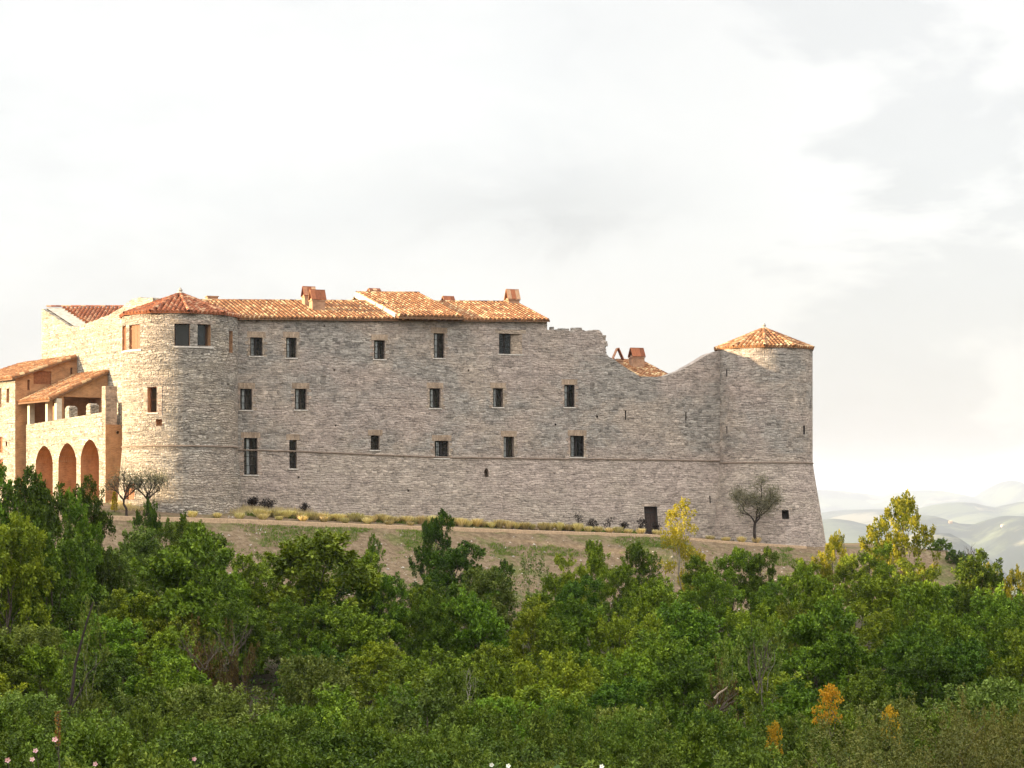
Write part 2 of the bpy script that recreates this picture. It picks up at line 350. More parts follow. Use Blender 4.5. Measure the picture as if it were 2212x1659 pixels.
class Cyl:
    def __init__(s, c, r, bat=None): s.c = c; s.r = r; s.bat = bat
    def px(s, dx, dy):
        k = (dx - U0) / FPX; d = Vector((k, 1)).normalized(); o = Vector((0, CAMY)) - Vector(s.c)
        b = o.dot(d); D = b * b - (o.dot(o) - s.r ** 2); D = max(D, 0); t = -b - math.sqrt(D)
        p = o + d * t; th = math.atan2(p.x, -p.y); return th * s.r, (V0 - dy) / FPX * (p.y + s.c[1] - CAMY)
    def P(s, a, z, o=0.0):
        th = a / s.r; rr = s.r + o + (s.bat(a, z) if s.bat else 0)
        return Vector((s.c[0] + rr * math.sin(th), s.c[1] - rr * math.cos(th), z))
ROT = R(20)
FAC = Plane((-19.95, 0), (math.cos(ROT), math.sin(ROT)))
def tab(rows, frame, q=0):
    a = [frame.px(x, y, q) for x, y in rows]; return np.array([p[0] for p in a]), np.array([p[1] for p in a])
BASE = tab([(200, 1085), (380, 1088), (520, 1096), (700, 1110), (916, 1121), (1210, 1138), (1416, 1155), (1590, 1166), (1784, 1180), (2000, 1186)], FAC)
EDGE = tab([(200, 1121), (400, 1126), (520, 1129), (916, 1143), (1158, 1151), (1416, 1158), (1590, 1174), (1784, 1186), (2000, 1190)], FAC, -7)
SPL = tab([(395, 967), (520, 972), (640, 975), (800, 982), (950, 988), (1180, 991), (1400, 993), (1560, 996)], FAC)
zb = lambda p: np.interp(p, *BASE); zr = lambda p: np.interp(p, *EDGE); zs = lambda p: float(np.interp(p, *SPL))

# ------------------------------------------------------------------ terrain
def vn(x, y, seed=0):
    xi = np.floor(x).astype(np.int64); yi = np.floor(y).astype(np.int64); fx = x - xi; fy = y - yi
    fx = fx * fx * (3 - 2 * fx); fy = fy * fy * (3 - 2 * fy)
    def h(i, j):
        n = (i * 374761393 + j * 668265263 + seed * 1442695041) & 0x7fffffff
        n = ((n ^ (n >> 13)) * 1274126177) & 0x7fffffff
        return ((n ^ (n >> 16)) & 0xffff) / 65535.0
    return (h(xi, yi) * (1 - fx) + h(xi + 1, yi) * fx) * (1 - fy) + (h(xi, yi + 1) * (1 - fx) + h(xi + 1, yi + 1) * fx) * fy
def fbm(x, y, sc, oc=4, seed=0):
    r = 0; a = .5
    for k in range(oc): r = r + a * (vn(x / sc + 17 * k, y / sc - 9 * k, seed + k) - .5) * 2; sc /= 2.03; a *= .5
    return r
GD = [0, 5, 10, 15, 22, 35, 50, 75, 100, 115, 125, 200, 400]
GZ = [-1.75, -2.1, -2.7, -3.5, -4.5, -6.3, -8.4, -9.8, -9.3, -8.7, -8.2, -8.2, -8.2]
BUMPS = [(1700, 18000, 1067, 330), (2020, 17500, 1062, 170), (2190, 17000, 1036, 75), (2350, 17000, 1032, 150), (1400, 19000, 1074, 500), (500, 19000, 1074, 800), (-600, 18000, 1060, 800), (3000, 18000, 1030, 600),
         (1870, 12400, 1094, 210), (2060, 12000, 1086, 150), (2260, 11600, 1084, 170),
         (1800, 8600, 1122, 160), (1990, 8400, 1114, 130), (2200, 7800, 1112, 130),
         (2020, 5800, 1148, 110), (2360, 4000, 1075, 85), (2500, 3400, 1100, 120), (2260, 2500, 1200, 70)]
def far_z(x, y):
    d = np.maximum(y - CAMY, 1.0); base = -340.0 + 20 * fbm(x, y, 1800, 3, 5); z = base.copy()
    for dx, dist, dy, w in BUMPS:
        x0 = (dx - U0) / FPX * dist; top = (V0 - dy) / FPX * dist; sx = w / FPX * dist; sy = min(dist * .11, 1400)
        g = np.exp(-((x - x0) / sx) ** 2 * .5 - ((y + 150 - dist) / sy) ** 2 * .5)
        z = np.maximum(z, base + (top - base) * g)
    return z + np.clip(d / 18000, 0, 1) * 85 * fbm(x, y, 1500, 7, 3)
def ground(x, y):
    x = np.asarray(x, float); y = np.asarray(y, float)
    p, q = (x - FAC.o.x) * FAC.t.x + (y - FAC.o.y) * FAC.t.y, (x - FAC.o.x) * FAC.n.x + (y - FAC.o.y) * FAC.n.y
    b, r = zb(p), zr(p)
    t = np.clip(q / 7, 0, 1); terr = b + (r - b) * (t ** 1.3)
    bank = r - .46 * np.maximum(q - 7, 0) + .25 * fbm(x, y, 3.5, 3, 1) * np.clip((q - 7) / 3, 0, 1)
    z1 = np.where(q < 7, terr, bank)
    z2 = np.interp(y - CAMY, GD, GZ) + .5 * fbm(x, y, 9, 3, 2) * np.clip((y - CAMY - 6) / 20, 0, 1)
    k = .8; m = np.maximum(z1, z2); z = np.where(q > 7, m + np.log(np.exp((z1 - m) / k) + np.exp((z2 - m) / k)) * k * np.clip((q - 9) / 6, 0, 1), z1)
    hh = np.interp(y, [-400, -200, -35, -26, -19, -14, -7, 100], [10, 13.5, 13.5, 13, 11.3, 8, -4, -6])  # unseen ridge at the left, added to keep the low sun off the wood
    sm = np.clip((-44 - x) / 34, 0, 1); sm = sm * sm * (3 - 2 * sm)
    z = np.maximum(z, z + (hh - z) * sm)
    e = np.maximum(x - 34.0, 0); z = z - np.minimum(.75 * e, .12 * e + 9) - .1 * np.maximum(e - 60, 0)
    z = z - .34 * np.maximum(-q - 24, 0) - .05 * np.maximum(-x - 120, 0) + 0 * y
    bh = .45 * np.minimum(np.maximum(-y - 168, 0), 170); z = np.where(y < -168, np.maximum(z, -12) + bh * np.clip((x + 60) / 60, .06, 1), z)  # unseen hill behind the camera, added to darken the window reflections
    f = far_z(x, y); far = np.hypot(x, y + 60) > 230
    return np.where(far, np.maximum(np.maximum(z, -800), f), z)
def gz(x, y): return float(ground(np.array([x]), np.array([y]))[0])

def axis(lo, hi, step, far_lo, far_hi, g=1.06, cap=1e9):
    a = list(np.arange(lo, hi + 1e-6, step)); s = step
    while a[-1] < far_hi: s = min(s * g, cap); a.append(a[-1] + s)
    s = step
    while a[0] > far_lo: s = min(s * g, cap); a.insert(0, a[0] - s)
    return np.array(a)
gx = axis(-62, 46, .8, -6200, 6500, 1.075, 60); gy = axis(-150, 32, .8, -800, 22000, 1.045, 150)
X, Y = np.meshgrid(gx, gy); Zg = ground(X, Y)
V = np.stack([X.ravel(), Y.ravel(), Zg.ravel()], 1); nx, ny = len(gx), len(gy)
ii, jj = np.meshgrid(np.arange(nx - 1), np.arange(ny - 1)); i0 = (jj * nx + ii).ravel()
F4 = np.stack([i0, i0 + 1, i0 + nx + 1, i0 + nx], 1)
m, nt, b = new_mat('earth'); pos = N(nt, 'ShaderNodeNewGeometry').outputs['Position']; msk = attr(nt, 'tint')
n_a = noise_(nt, pos, .35, 6, .65); n_b = noise_(nt, pos, 3.0, 5, .7)
soil = ramp(nt, n_b, [(.25, (.085, .058, .036)), (.5, (.165, .118, .074)), (.7, (.245, .185, .122)), (.85, (.34, .28, .20))])
grs = ramp(nt, n_b, [(.3, (.045, .07, .012)), (.6, (.09, .11, .025)), (.8, (.16, .15, .055))])
near = mix(nt, ramp(nt, n_a, [(.50, 0.0), (.64, .7)]), soil, grs)
near = mix(nt, msk, near, mix(nt, n_b, (.035, .03, .018), (.09, .075, .045)))
fl = mapping(nt, pos, (1, .45, 1)); v1 = N(nt, 'ShaderNodeTexVoronoi'); v1.inputs['Scale'].default_value = .0026; L(nt, fl, v1.inputs['Vector'])
spc = N(nt, 'ShaderNodeSeparateColor'); L(nt, v1.outputs['Color'], spc.inputs[0])
fld = ramp(nt, spc.outputs[0], [(0, (.06, .075, .045)), (.35, (.09, .105, .06)), (.6, (.15, .145, .09)), (.82, (.14, .13, .085)), (1, (.075, .09, .05))], 'CONSTANT')
wood = noise_(nt, pos, .0022, 8, .7)
farc = mix(nt, ramp(nt, wood, [(.46, 0.0), (.54, 1.0)]), fld, (.028, .036, .028))
dist = N(nt, 'ShaderNodeVectorMath', operation='LENGTH'); L(nt, pos, dist.inputs[0])
L(nt, mix(nt, math_(nt, 'MULTIPLY', math_(nt, 'SUBTRACT', dist.outputs['Value'], 200), .01, True), near, farc), b.inputs['Base Color'])
bump(nt, b, math_(nt, 'ADD', n_b, n_a), .08); b.inputs['Roughness'].default_value = 1; b.inputs['Specular IOR Level'].default_value = .05
M['earth'] = m
cx = V[F4].mean(1); pq = FAC.local(cx[:, 0], cx[:, 1])
mask = np.clip((pq[1] - 17 + 3 * fbm(cx[:, 0], cx[:, 1], 5, 3, 8)) / 4, 0, 1)
g_ob = np_mesh('ground', V, F4, mask, M['earth']); tag(g_ob, kind='structure'); g_ob.data.polygons.foreach_set('use_smooth', [True] * len(F4))
# gravel path along the terrace edge
mb = MB(); ps = np.arange(-17, 43, .5)
def terr_pt(p, q, dz): c = FAC.P(p, 0, q); return Vector((c.x, c.y, gz(c.x, c.y) + dz))
M['gravel'] = plain('gravel_path', (.42, .29, .18), .95, .02, 9)
rows = []
for p in ps:
    w = .05 * math.sin(p * 1.7) + .04 * math.sin(p * 4.1)
    lv = max(gz(*FAC.P(p, 0, 6.2).xy), gz(*FAC.P(p, 0, 7.0).xy)) + .06
    o_, i_ = FAC.P(p, lv, 7.05 + w), FAC.P(p, lv + .03, 6.5 + w); rows.append((FAC.P(p, lv - .5, 7.12 + w), o_, i_, FAC.P(p, lv - .5, 6.4 + w)))
for r0, r1 in zip(rows, rows[1:]):
    for k in range(3): mb.face([r0[k], r1[k], r1[k + 1], r0[k + 1]])
tag(mb.build('path', M['gravel']), kind='structure')

# ------------------------------------------------------------------ wall builder
class Hole:
    def __init__(s, s0, s1, z0, z1, dep=1.2, arch=None): s.s0, s.s1, s.z0, s.z1, s.dep, s.spring = min(s0, s1), max(s0, s1), min(z0, z1), max(z0, z1), dep, arch
    def top(s, a):
        if s.spring is None: return s.z1
        c, h = (s.s0 + s.s1) / 2, (s.s1 - s.s0) / 2; u = min(1, abs(a - c) / h)
        return s.spring + (s.z1 - s.spring) * (1 - u ** 1.7) ** .62
    def cuts(s): return [s.s0, s.s1] if s.spring is None else list(s.s0 + (s.s1 - s.s0) * (1 - np.cos(np.linspace(0, math.pi, 15))) / 2)
def wall(mb, F, s0, s1, bot, top, holes=(), ds=.6, kink=None, thick=None, m=0, mh=1):
    xs = list(np.linspace(s0, s1, max(2, int((s1 - s0) / ds) + 1)))
    for h in holes: xs += h.cuts()
    xs = sorted(x for x in xs if s0 - 1e-6 <= x <= s1 + 1e-6)
    for a, c in zip(xs, xs[1:]):
        if c - a < 1e-5: continue
        mid = (a + c) / 2; hs = sorted((h for h in holes if h.s0 < mid < h.s1), key=lambda h: h.z0)
        cur = (bot(a), bot(c)); segs = []
        for h in hs: segs.append((cur, (h.z0, h.z0))); cur = (h.top(a), h.top(c))
        segs.append((cur, (top(a), top(c))))
        for lo, hi in segs:
            if hi[0] - lo[0] < 1e-4 and hi[1] - lo[1] < 1e-4: continue
            parts = [(lo, hi)]
            if kink:
                k = (kink(a), kink(c))
                if lo[0] < k[0] < hi[0] and lo[1] < k[1] < hi[1]: parts = [(lo, k), (k, hi)]
            for l_, h_ in parts:
                mb.face([F(a, l_[0]), F(c, l_[1]), F(c, h_[1]), F(a, h_[0])], [(a, l_[0]), (c, l_[1]), (c, h_[1]), (a, h_[0])], m)
        if thick:
            mb.face([F(a, top(a)), F(c, top(c)), F(c, top(c), -thick), F(a, top(a), -thick)], [(a, 50), (c, 50), (c, 50 + thick), (a, 50 + thick)], m)
            for l_, h_ in segs: mb.face([F(c, l_[1], -thick), F(a, l_[0], -thick), F(a, h_[0], -thick), F(c, h_[1], -thick)], [(c, l_[1]), (a, l_[0]), (a, h_[0]), (c, h_[1])], m)
    if thick:
        for a in (s0, s1):
            zz = [bot(a)] + ([kink(a)] if kink and bot(a) < kink(a) < top(a) else []) + [top(a)]
            for l_, h_ in zip(zz, zz[1:]): mb.face([F(a, l_), F(a, h_), F(a, h_, -thick), F(a, l_, -thick)], [(0, l_), (0, h_), (thick, h_), (thick, l_)], m)
    for h in holes:
        d = h.dep; c = h.cuts()
        for e in (h.s0, h.s1):
            zt = h.top(e); mb.face([F(e, h.z0), F(e, zt), F(e, zt, -d), F(e, h.z0, -d)], [(0, h.z0), (0, zt), (d, zt), (d, h.z0)], mh)
        for a, e in zip(c, c[1:]):
            mb.face([F(a, h.top(a)), F(e, h.top(e)), F(e, h.top(e), -d), F(a, h.top(a), -d)], [(a, 0), (e, 0), (e, d), (a, d)], mh)
            mb.face([F(a, h.z0), F(e, h.z0), F(e, h.z0, -d), F(a, h.z0, -d)], [(a, 0), (e, 0), (e, d), (a, d)], mh)
            mb.face([F(a, h.z0, -d), F(e, h.z0, -d), F(e, h.top(e), -d), F(a, h.top(a), -d)], [(a, h.z0), (e, h.z0), (e, h.top(e)), (a, h.top(a))], mh)
def poly(rows, frame, q=0):
    a, z = tab(rows, frame, q); return lambda s: float(np.interp(s, a, z))
def rough(f, s0, s1, amp, sc=.45, seed=0.0): return lambda s: f(s) + (amp * mnoise.noise((s / sc, seed, 0)) + amp * .7 * mnoise.noise((s / sc * 2.7, seed, 5)) if s0 <= s <= s1 else 0)

# ------------------------------------------------------------------ tile roof builder
def tiles(mb, P0, P1, P2, P3, b0=lambda a: 0.0, b1=lambda a: 1.0, w=.33, row=.42, m=0):
    P0, P1, P2, P3 = map(Vector, (P0, P1, P2, P3)); n = max(2, round((P1 - P0).length / w)); Lg = ((P3 - P0).length + (P2 - P1).length) / 2
    nr = max(2, round(Lg / row)); nrm = (P1 - P0).cross(P3 - P0 if (P3 - P0).length > .01 else P2 - P0).normalized()
    prof = [(-.5, -.03), (-.34, -.03), (-.3, .07), (-.12, .14), (.12, .14), (.3, .07), (.34, -.03), (.5, -.03)]
    def pt(a, b_, h): return P0.lerp(P1, a).lerp(P3.lerp(P2, a), b_) + nrm * h
    for i in range(n):
        ac = (i + .5) / n; lo, hi = b0(ac), b1(ac); jit = random.uniform(-.3, .3); ct = random.random()
        if hi - lo < .02: continue
        for k in range(-1, nr + 1):
            r0, r1 = (k + jit) / nr, (k + 1 + jit) / nr
            r0, r1 = max(r0, lo), min(r1, hi)
            if r1 - r0 < .004: continue
            dh = random.uniform(-.008, .012); t = .08 + random.random() * .72 + ct * .2; dz = random.uniform(-.006, .006)
            q = [(ac + u / n * 1.0 + dz / n, h) for u, h in prof]
            for (u, h), (u2, h2) in zip(q, q[1:]):
                mb.face([pt(u, r0, h + .045 + dh), pt(u2, r0, h2 + .045 + dh), pt(u2, r1 , h2 + dh * .3), pt(u, r1, h + dh * .3)], m=m, t=t)
            mb.face([pt(u, r0, h + .045 + dh) for u, h in q] , m=m, t=t * .5)
def ridge_caps(mb, A_, B_, r=.13, m=0):
    A_, B_ = Vector(A_), Vector(B_); n = max(1, round((B_ - A_).length / .4)); d = (B_ - A_).normalized(); s = d.cross(Vector((0, 0, 1))).normalized(); u = s.cross(d)
    for k in range(n):
        p, q = A_.lerp(B_, k / n), A_.lerp(B_, (k + 1) / n); t = random.random()
        for w in range(5):
            a0, a1 = math.pi * w / 5, math.pi * (w + 1) / 5
            f = lambda P, a, rr: P + (s * math.cos(a) + u * math.sin(a)) * rr
            mb.face([f(p, a0, r * 1.12), f(p, a1, r * 1.12), f(q, a1, r * .95), f(q, a0, r * .95)], m=m, t=t)
def deck(mb, pts, th=.08, m=0):
    pts = [Vector(p) for p in pts]; dn = Vector((0, 0, -th)); up = [p + Vector((0, 0, -.02)) for p in pts]
    mb.face(up, m=m); mb.face([p + dn for p in reversed(up)], m=m)
    for a, c in zip(up, up[1:] + up[:1]): mb.face([a, a + dn, c + dn, c], m=m)

def window(F, s0, z0, s1, z1, parent, dep=.30, nx=2, nz=3, sill=True, lint=True, curtain=0, glass='glass', grille=False, quoin=True, fm='frame', ow=0.0):
    if s1 < s0: s0, s1 = s1, s0
    fw = .065; mb = MB(); d0, d1 = -dep - .07, -dep
    for a in ((s0, s0 + fw, z0, z1), (s1 - fw, s1, z0, z1), (s0 + fw, s1 - fw, z0, z0 + fw), (s0 + fw, s1 - fw, z1 - fw, z1)): mb.fbox(F, *a, d0, d1)
    for k in range(1, nx):
        c = s0 + (s1 - s0) * k / nx; mb.fbox(F, c - .045, c + .045, z0 + fw, z1 - fw, d0 + .005, d1 + .012)
    for k in range(1, nz):
        c = z0 + (z1 - z0) * k / nz; mb.fbox(F, s0 + fw, s1 - fw, c - .014, c + .014, d0 + .01, d1 - .01)
    w = mb.build('window', M[fm], parent)
    g = MB(); g.fbox(F, s0 + fw, s1 - fw, z0 + fw, z1 - fw, -dep - .045, -dep - .03); g.build('pane', M[glass], w)
    if sill:
        g = MB(); g.fbox(F, s0 - .10, s1 + .10, z0 - .09, z0 - .004, -dep + .01, .06); g.build('sill', M['sill'], w)
    if lint:
        g = MB(); g.fbox(F, s0 - .22 - ow, s1 + .22 + ow, z1 + .004, z1 + .42, -.10, .014); g.build('lintel', M['lintel'], w)
    if quoin:
        for e, sg in ((s0, -1), (s1, 1)):
            g = MB(); z = z0 - .05; i = random.randint(0, 1)
            while z < z1 - .02:
                h = min(random.uniform(.18, .3), z1 - z); ln = (.30 if (i % 2) == 0 else .12) + random.uniform(-.07, .08)
                g.fbox(F, min(e, e + sg * ln), max(e, e + sg * ln), z + .006, z + h, -.12, .008); z += h; i += 1
            g.build('quoin', M['quoin'], w)
    if curtain:
        g = MB(); c = s0 + (s1 - s0) * curtain * .66; n = 6; wd = .2 * (s1 - s0)
        for k in range(n):
            a, e = c - wd / 2 + wd * k / n, c - wd / 2 + wd * (k + 1) / n
            oa, oe = -dep - .055 - .02 * (k % 2), -dep - .055 - .02 * ((k + 1) % 2)
            g.face([F(a, z0 + .03, oa), F(e, z0 + .03, oe), F(e, z1 - .05, oe), F(a, z1 - .05, oa)])
        g.build('curtain', M['curtain'], w)
    if grille:
        g = MB()
        for k in range(1, 4): c = s0 + (s1 - s0) * k / 4; g.fbox(F, c - .011, c + .011, z0, z1, -.12, -.098)
        for k in range(1, 5): c = z0 + (z1 - z0) * k / 5; g.fbox(F, s0, s1, c - .009, c + .009, -.096, -.078)
        g.build('grille', M['iron'], w)
    return w

def chimney(parent, base, w, d, h, rz, cap=True, double=False, tile='tile_red', hcap=.55, name='chimney'):
    x, y, z = base; mb = MB(); cs, sn = math.cos(rz), math.sin(rz)
    mb.box((x, y, z - 1.0), (w, d, h + 1.0), rz); mb.box((x, y, z + h), (w + .12, d + .12, .07), rz)
    if cap:
        for sx in (-1, 1):
            mb.box((x + cs * sx * (w / 2 - .06), y + sn * sx * (w / 2 - .06), z + h + .07), (.10, d * .5, .12), rz)
    c = mb.build(name, M['chimney'], parent)
    if cap:
        g = MB(); top = z + h + .07 + hcap
        for sy in (-1, 1):                          # two leaning slabs of tile, open at both ends
            for k in range(3):
                a0, a1 = -w / 2 - .08 + (w + .16) * k / 3, -w / 2 - .08 + (w + .16) * (k + 1) / 3 - .012
                q = []
                for a, dd, zz in ((a0, sy * (d / 2 + .05), z + h + .08), (a1, sy * (d / 2 + .05), z + h + .08), (a1, sy * .02, top), (a0, sy * .02, top)):
                    q.append(Vector((x + a * cs - dd * sn, y + a * sn + dd * cs, zz)))
                up = Vector((-sn * sy * .05, cs * sy * .05, .03))
                g.face([p + up for p in q]); g.face(list(reversed(q)))
                for i in range(4): g.face([q[i], q[(i + 1) % 4], q[(i + 1) % 4] + up, q[i] + up])
        g.box((x, y, top - .02), (w + .14, .16, .07), rz)
        g.build('chimney_cap', M[tile], c)
    return c

# ------------------------------------------------------------------ the castle
castle = thing('castle', 'long rubble-stone castle with tiled roofs and a round tower at each end', 'castle', (0, 5, -2))
kf = zs
FAC.bat = lambda a, z: max(0.0, min(zs(a) - z, 20)) * (.05 + .09 * min(1, max(0, a / 38)))
F = FAC.P
sE = FAC.px(1182, 700)[0]; sR = FAC.px(1309, 720)[0]; sT = FAC.px(1575, 760)[0]
ztop_m = poly([(505, 691), (860, 691), (1182, 694)], FAC)
ztop_r0 = poly([(1182, 712), (1200, 714), (1250, 713), (1290, 716), (1306, 722), (1309, 768), (1339, 785), (1360, 800), (1384, 813), (1416, 814.5), (1442, 811), (1474, 798), (1507, 779), (1532, 764), (1556, 757), (1590, 752)], FAC)
ztop_r = rough(ztop_r0, sE + .1, sR + 1.0, .22, .38)
ztop_c = rough(ztop_r0, -99, 999, .05, .5, 3)
ztop_rr = lambda s: ztop_r(s) if s < sR + 1.0 else ztop_c(s)
def R4(x0, y0, x1, y1, fr=FAC):
    a = fr.px(x0, y0); c = fr.px(x1, y1); return a[0], c[1], c[0], a[1]        # s0,z0,s1,z1
WIN = [  # rect, options: the windows of the long face, floor by floor
 ((540.5, 728.5, 567, 769), dict(nx=2, curtain=.4, grille=True)), ((618, 729, 640.5, 773), dict(curtain=.45)), ((808, 734.5, 831.5, 776), dict(curtain=.5)),
 ((937, 719.5, 960, 773.5), dict(nz=4, curtain=.5)),
 ((519, 839.5, 544.5, 885.5), dict(curtain=.5)), ((637, 839.5, 662, 885), dict(curtain=.45)), ((928, 838.5, 951.5, 881.5), dict(curtain=.5)),
 ((1065, 838.5, 1086.5, 879.5), dict(curtain=.5)), ((1219, 831, 1241, 879.5), dict(curtain=.45)),
 ((527, 946, 556, 1025.5), dict(nz=4, curtain=.55)), ((625, 950.5, 641, 1012), dict(nz=4, nx=1, quoin=False)), ((801, 940.5, 820, 972), dict(nx=1, nz=2, quoin=False)),
 ((939, 952, 969, 989.5), dict(curtain=.45, grille=True)), ((1088, 943, 1110, 988.5), dict(curtain=.4)), ((1232, 941, 1261, 987), dict(nx=2, curtain=.45, grille=True))]
holes = []; wins = []
for r, o in WIN:
    s0, z0, s1, z1 = R4(*r); wins.append((s0, z0, s1, z1, o)); holes.append(Hole(s0, s1, z0, z1, 1.3))
w5 = R4(1078, 720, 1128, 765.5); holes.append(Hole(w5[0], w5[2], w5[1], w5[3], 1.3))
dr = R4(1386, 1094, 1414, 1158); holes.append(Hole(dr[0], dr[2], dr[1] - .1, dr[3], .8))
slits = [(1350, 887, 1352.6, 906.5), (1480.5, 890, 1483, 908), (1527.5, 1071, 1530, 1087)]
for r in slits: s0, z0, s1, z1 = R4(*r); holes.append(Hole(s0, s1, z0, z1, .5))
dots = [(700.5, 704.5), (722, 799.5), (725, 919), (1200, 917), (644, 1031), (1012, 800), (880, 1060), (1290, 900)]
for x, y in dots: s0, z0, s1, z1 = R4(x - 2, y - 2.2, x + 2, y + 2.2); holes.append(Hole(s0, s1, z0, z1, .3))
hb = R4(1045, 1011, 1055, 1030); hmid = Hole(hb[0], hb[2], hb[1], hb[3], .7, hb[1] + .35); holes.append(hmid)
for h in holes:                                     # no two openings may touch
    pass
botf = lambda s: float(zb(s)) - 1.6
hm = [h for h in holes if h.s0 < sE]; hr = [h for h in holes if h.s0 >= sE]
mb = MB(); wall(mb, F, -1.2, sE, botf, ztop_m, hm, .7, kf)
# gable end and back of the main block
DEP = 14.0; zri = 15.0
def LP(s, q, z): return Vector((FAC.o.x + FAC.t.x * s - FAC.n.x * q, FAC.o.y + FAC.t.y * s - FAC.n.y * q, z))
ze = ztop_m(sE)
zrid = FAC.px(800, 653, 7)[1]
mb.face([LP(sE, 0, -6), LP(sE, DEP, -6), LP(sE, DEP, ze), LP(sE, 0, ze)], [(0, -6), (DEP, -6), (DEP, ze), (0, ze)])
mb.face([LP(sE, 0, ze), LP(sE, DEP, ze), LP(sE, 7, zrid - .12)], [(0, ze), (DEP, ze), (7, zrid)])
mb.face([LP(sE, DEP, -6), LP(-1, DEP, -6), LP(-1, DEP, ze), LP(sE, DEP, ze)], [(0, -6), (26, -6), (26, ze), (0, ze)])
mb.build('main_wall', [M['stone'], M['quoin'], M['dark_hole']], castle)
mb = MB(); wall(mb, F, sE + .003, sT, botf, ztop_rr, hr, .28, kf, 1.1)
mb.build('curtain_wall', [M['stone'], M['dark_hole']], castle)
for s0, z0, s1, z1, o in wins: window(F, s0, z0, s1, z1, castle, **o)
# the wide recessed window with a slanting right cheek
sm_ = w5[0] + (w5[2] - w5[0]) * .56
window(F, w5[0], w5[1], sm_, w5[3], castle, nx=2, nz=3, curtain=0, dep=.34, lint=False, quoin=False, grille=True, glass='glass_coated', sill=False)
mb = MB(); mb.face([F(sm_, w5[1], -.36), F(w5[2] - .004, w5[1], -.01), F(w5[2] - .004, w5[3], -.01), F(sm_, w5[3], -.36)], [(0, 0), (1, 0), (1, 1.4), (0, 1.4)]); mb.build('splayed_reveal', M['quoin'], castle)
mb = MB(); mb.fbox(F, w5[0] - .1, w5[2] + .1, w5[1] - .09, w5[1] - .004, -.3, .06); mb.build('sill', M['sill'], castle)
mb = MB(); mb.fbox(F, w5[0] - .3, w5[2] + .3, w5[3] + .004, w5[3] + .3, -.1, .014); mb.build('lintel', M['quoin'], castle)
# toothed broken edge of the ruined stretch
rj = random.Random(4); z_ = FAC.px(1309, 768)[1]; zt_ = FAC.px(1306, 722)[1]
while z_ < zt_ - .1:
    h_ = rj.uniform(.14, .26); g = MB(); e_ = FAC.px(1308, 745)[0]; g.fbox(F, e_ - .5, e_ + rj.uniform(.02, .26), z_ + .01, z_ + h_ - .01, -rj.uniform(.5, .9), -.012 - rj.uniform(0, .05)); g.build('edge_stone', M['stone'], castle); z_ += h_
for k in range(16):
    a_ = rj.uniform(sE + .3, e_ - .4); zt2_ = ztop_r(a_); w_ = rj.uniform(.12, .26); g = MB(); g.fbox(F, a_ - w_, a_ + w_, zt2_ - .15, zt2_ + rj.uniform(.04, .17), -rj.uniform(.35, .8), -rj.uniform(.03, .2)); g.build('top_stone', M['stone'], castle)
# plank door
mb = MB(); n = 5
for k in range(n):
    a, c = dr[0] + (dr[2] - dr[0]) * k / n + .006, dr[0] + (dr[2] - dr[0]) * (k + 1) / n - .006
    mb.fbox(F, a, c, dr[1] - .08, dr[3] - .01, -.42, -.36 + .008 * (k % 2))
d_ = mb.build('door', M['door'], castle)
g = MB(); g.fbox(F, dr[2] - .28, dr[2] - .22, dr[1] + .9, dr[1] + 1.12, -.35, -.31); g.build('handle', M['iron'], d_)
g = MB(); g.fbox(F, dr[0] - .2, dr[2] + .25, dr[3] + .004, dr[3] + .22, -.2, .02); g.build('lintel', M['quoin'], d_)
for a in (dr[3] - .5, dr[1] + .4):
    g = MB(); g.fbox(F, dr[0] + .03, dr[2] - .15, a, a + .07, -.35, -.335); g.build('strap_hinge', M['iron'], d_)
# string course as one thin rounded ledge that runs over the openings
mb = MB()
for a in np.arange(-.2, sT - .35, .45):
    c = min(a + .45, sT - .35)
    def sec(s): z = zs(s) + .03 * mnoise.noise((s * .8, 2, 0)); return [F(s, z - .055, .0), F(s, z - .04, .07), F(s, z + .02, .09), F(s, z + .06, .0)]
    p, q = sec(a), sec(c)
    for k in range(3): mb.face([p[k], q[k], q[k + 1], p[k + 1]])
mb.build('string_course', M['string'], castle)

# ---- round towers
def tower_base(z, z0, amt): return max(0.0, min(z0 - z, 20)) * amt
C1 = FAC.P(-4.02, 0); T1 = Cyl((C1.x, C1.y), 4.07, lambda a, z: tower_base(z, 3.75, .085))
C2p = FAC.px(1650, 900, 0)[0]; C2 = LP(C2p, 0, 0); T2r = 104.5 / FPX * (C2.y - CAMY)
zT2 = (V0 - 999) / FPX * (C2.y - T2r - CAMY)
T2 = Cyl((C2.x, C2.y), T2r, lambda a, z: tower_base(z, zT2, .165) + .004 * 0)
def tower(Tw, ztop, zbot, kz, holes, name, mats):
    mb = MB(); half = math.pi * Tw.r
    wall(mb, Tw.P, -half, half, lambda s: zbot, lambda s: ztop, holes, .32, lambda s: kz)
    return mb.build(name, mats, castle)
zt1 = (V0 - 676) / FPX * (C1.y - 4.0 - CAMY); zt2 = (V0 - 750) / FPX * (C2.y - T2r - CAMY)
RT = lambda x0, y0, x1, y1, T: R4(x0, y0, x1, y1, T)
t1 = {'a': RT(376.7, 699, 410, 747.5, T1), 'b': RT(426.7, 700, 455, 747.5, T1), 'c': RT(264, 706, 272.5, 756, T1), 'd': RT(279, 702.6, 302, 752.6, T1),
      'e': RT(319, 836, 338.5, 891, T1), 'n': RT(337, 906, 350, 920, T1), 's': RT(495, 714, 502.5, 762.6, T1), 'g': RT(278, 1044, 297, 1079, T1)}
tower(T1, zt1, -2.6, 3.75, [Hole(r[0], r[2], r[1], r[3], {'n': .35, 's': .5}.get(k, 1.2)) for k, r in t1.items()], 'round_tower', [M['tower_stone'], M['brick']])
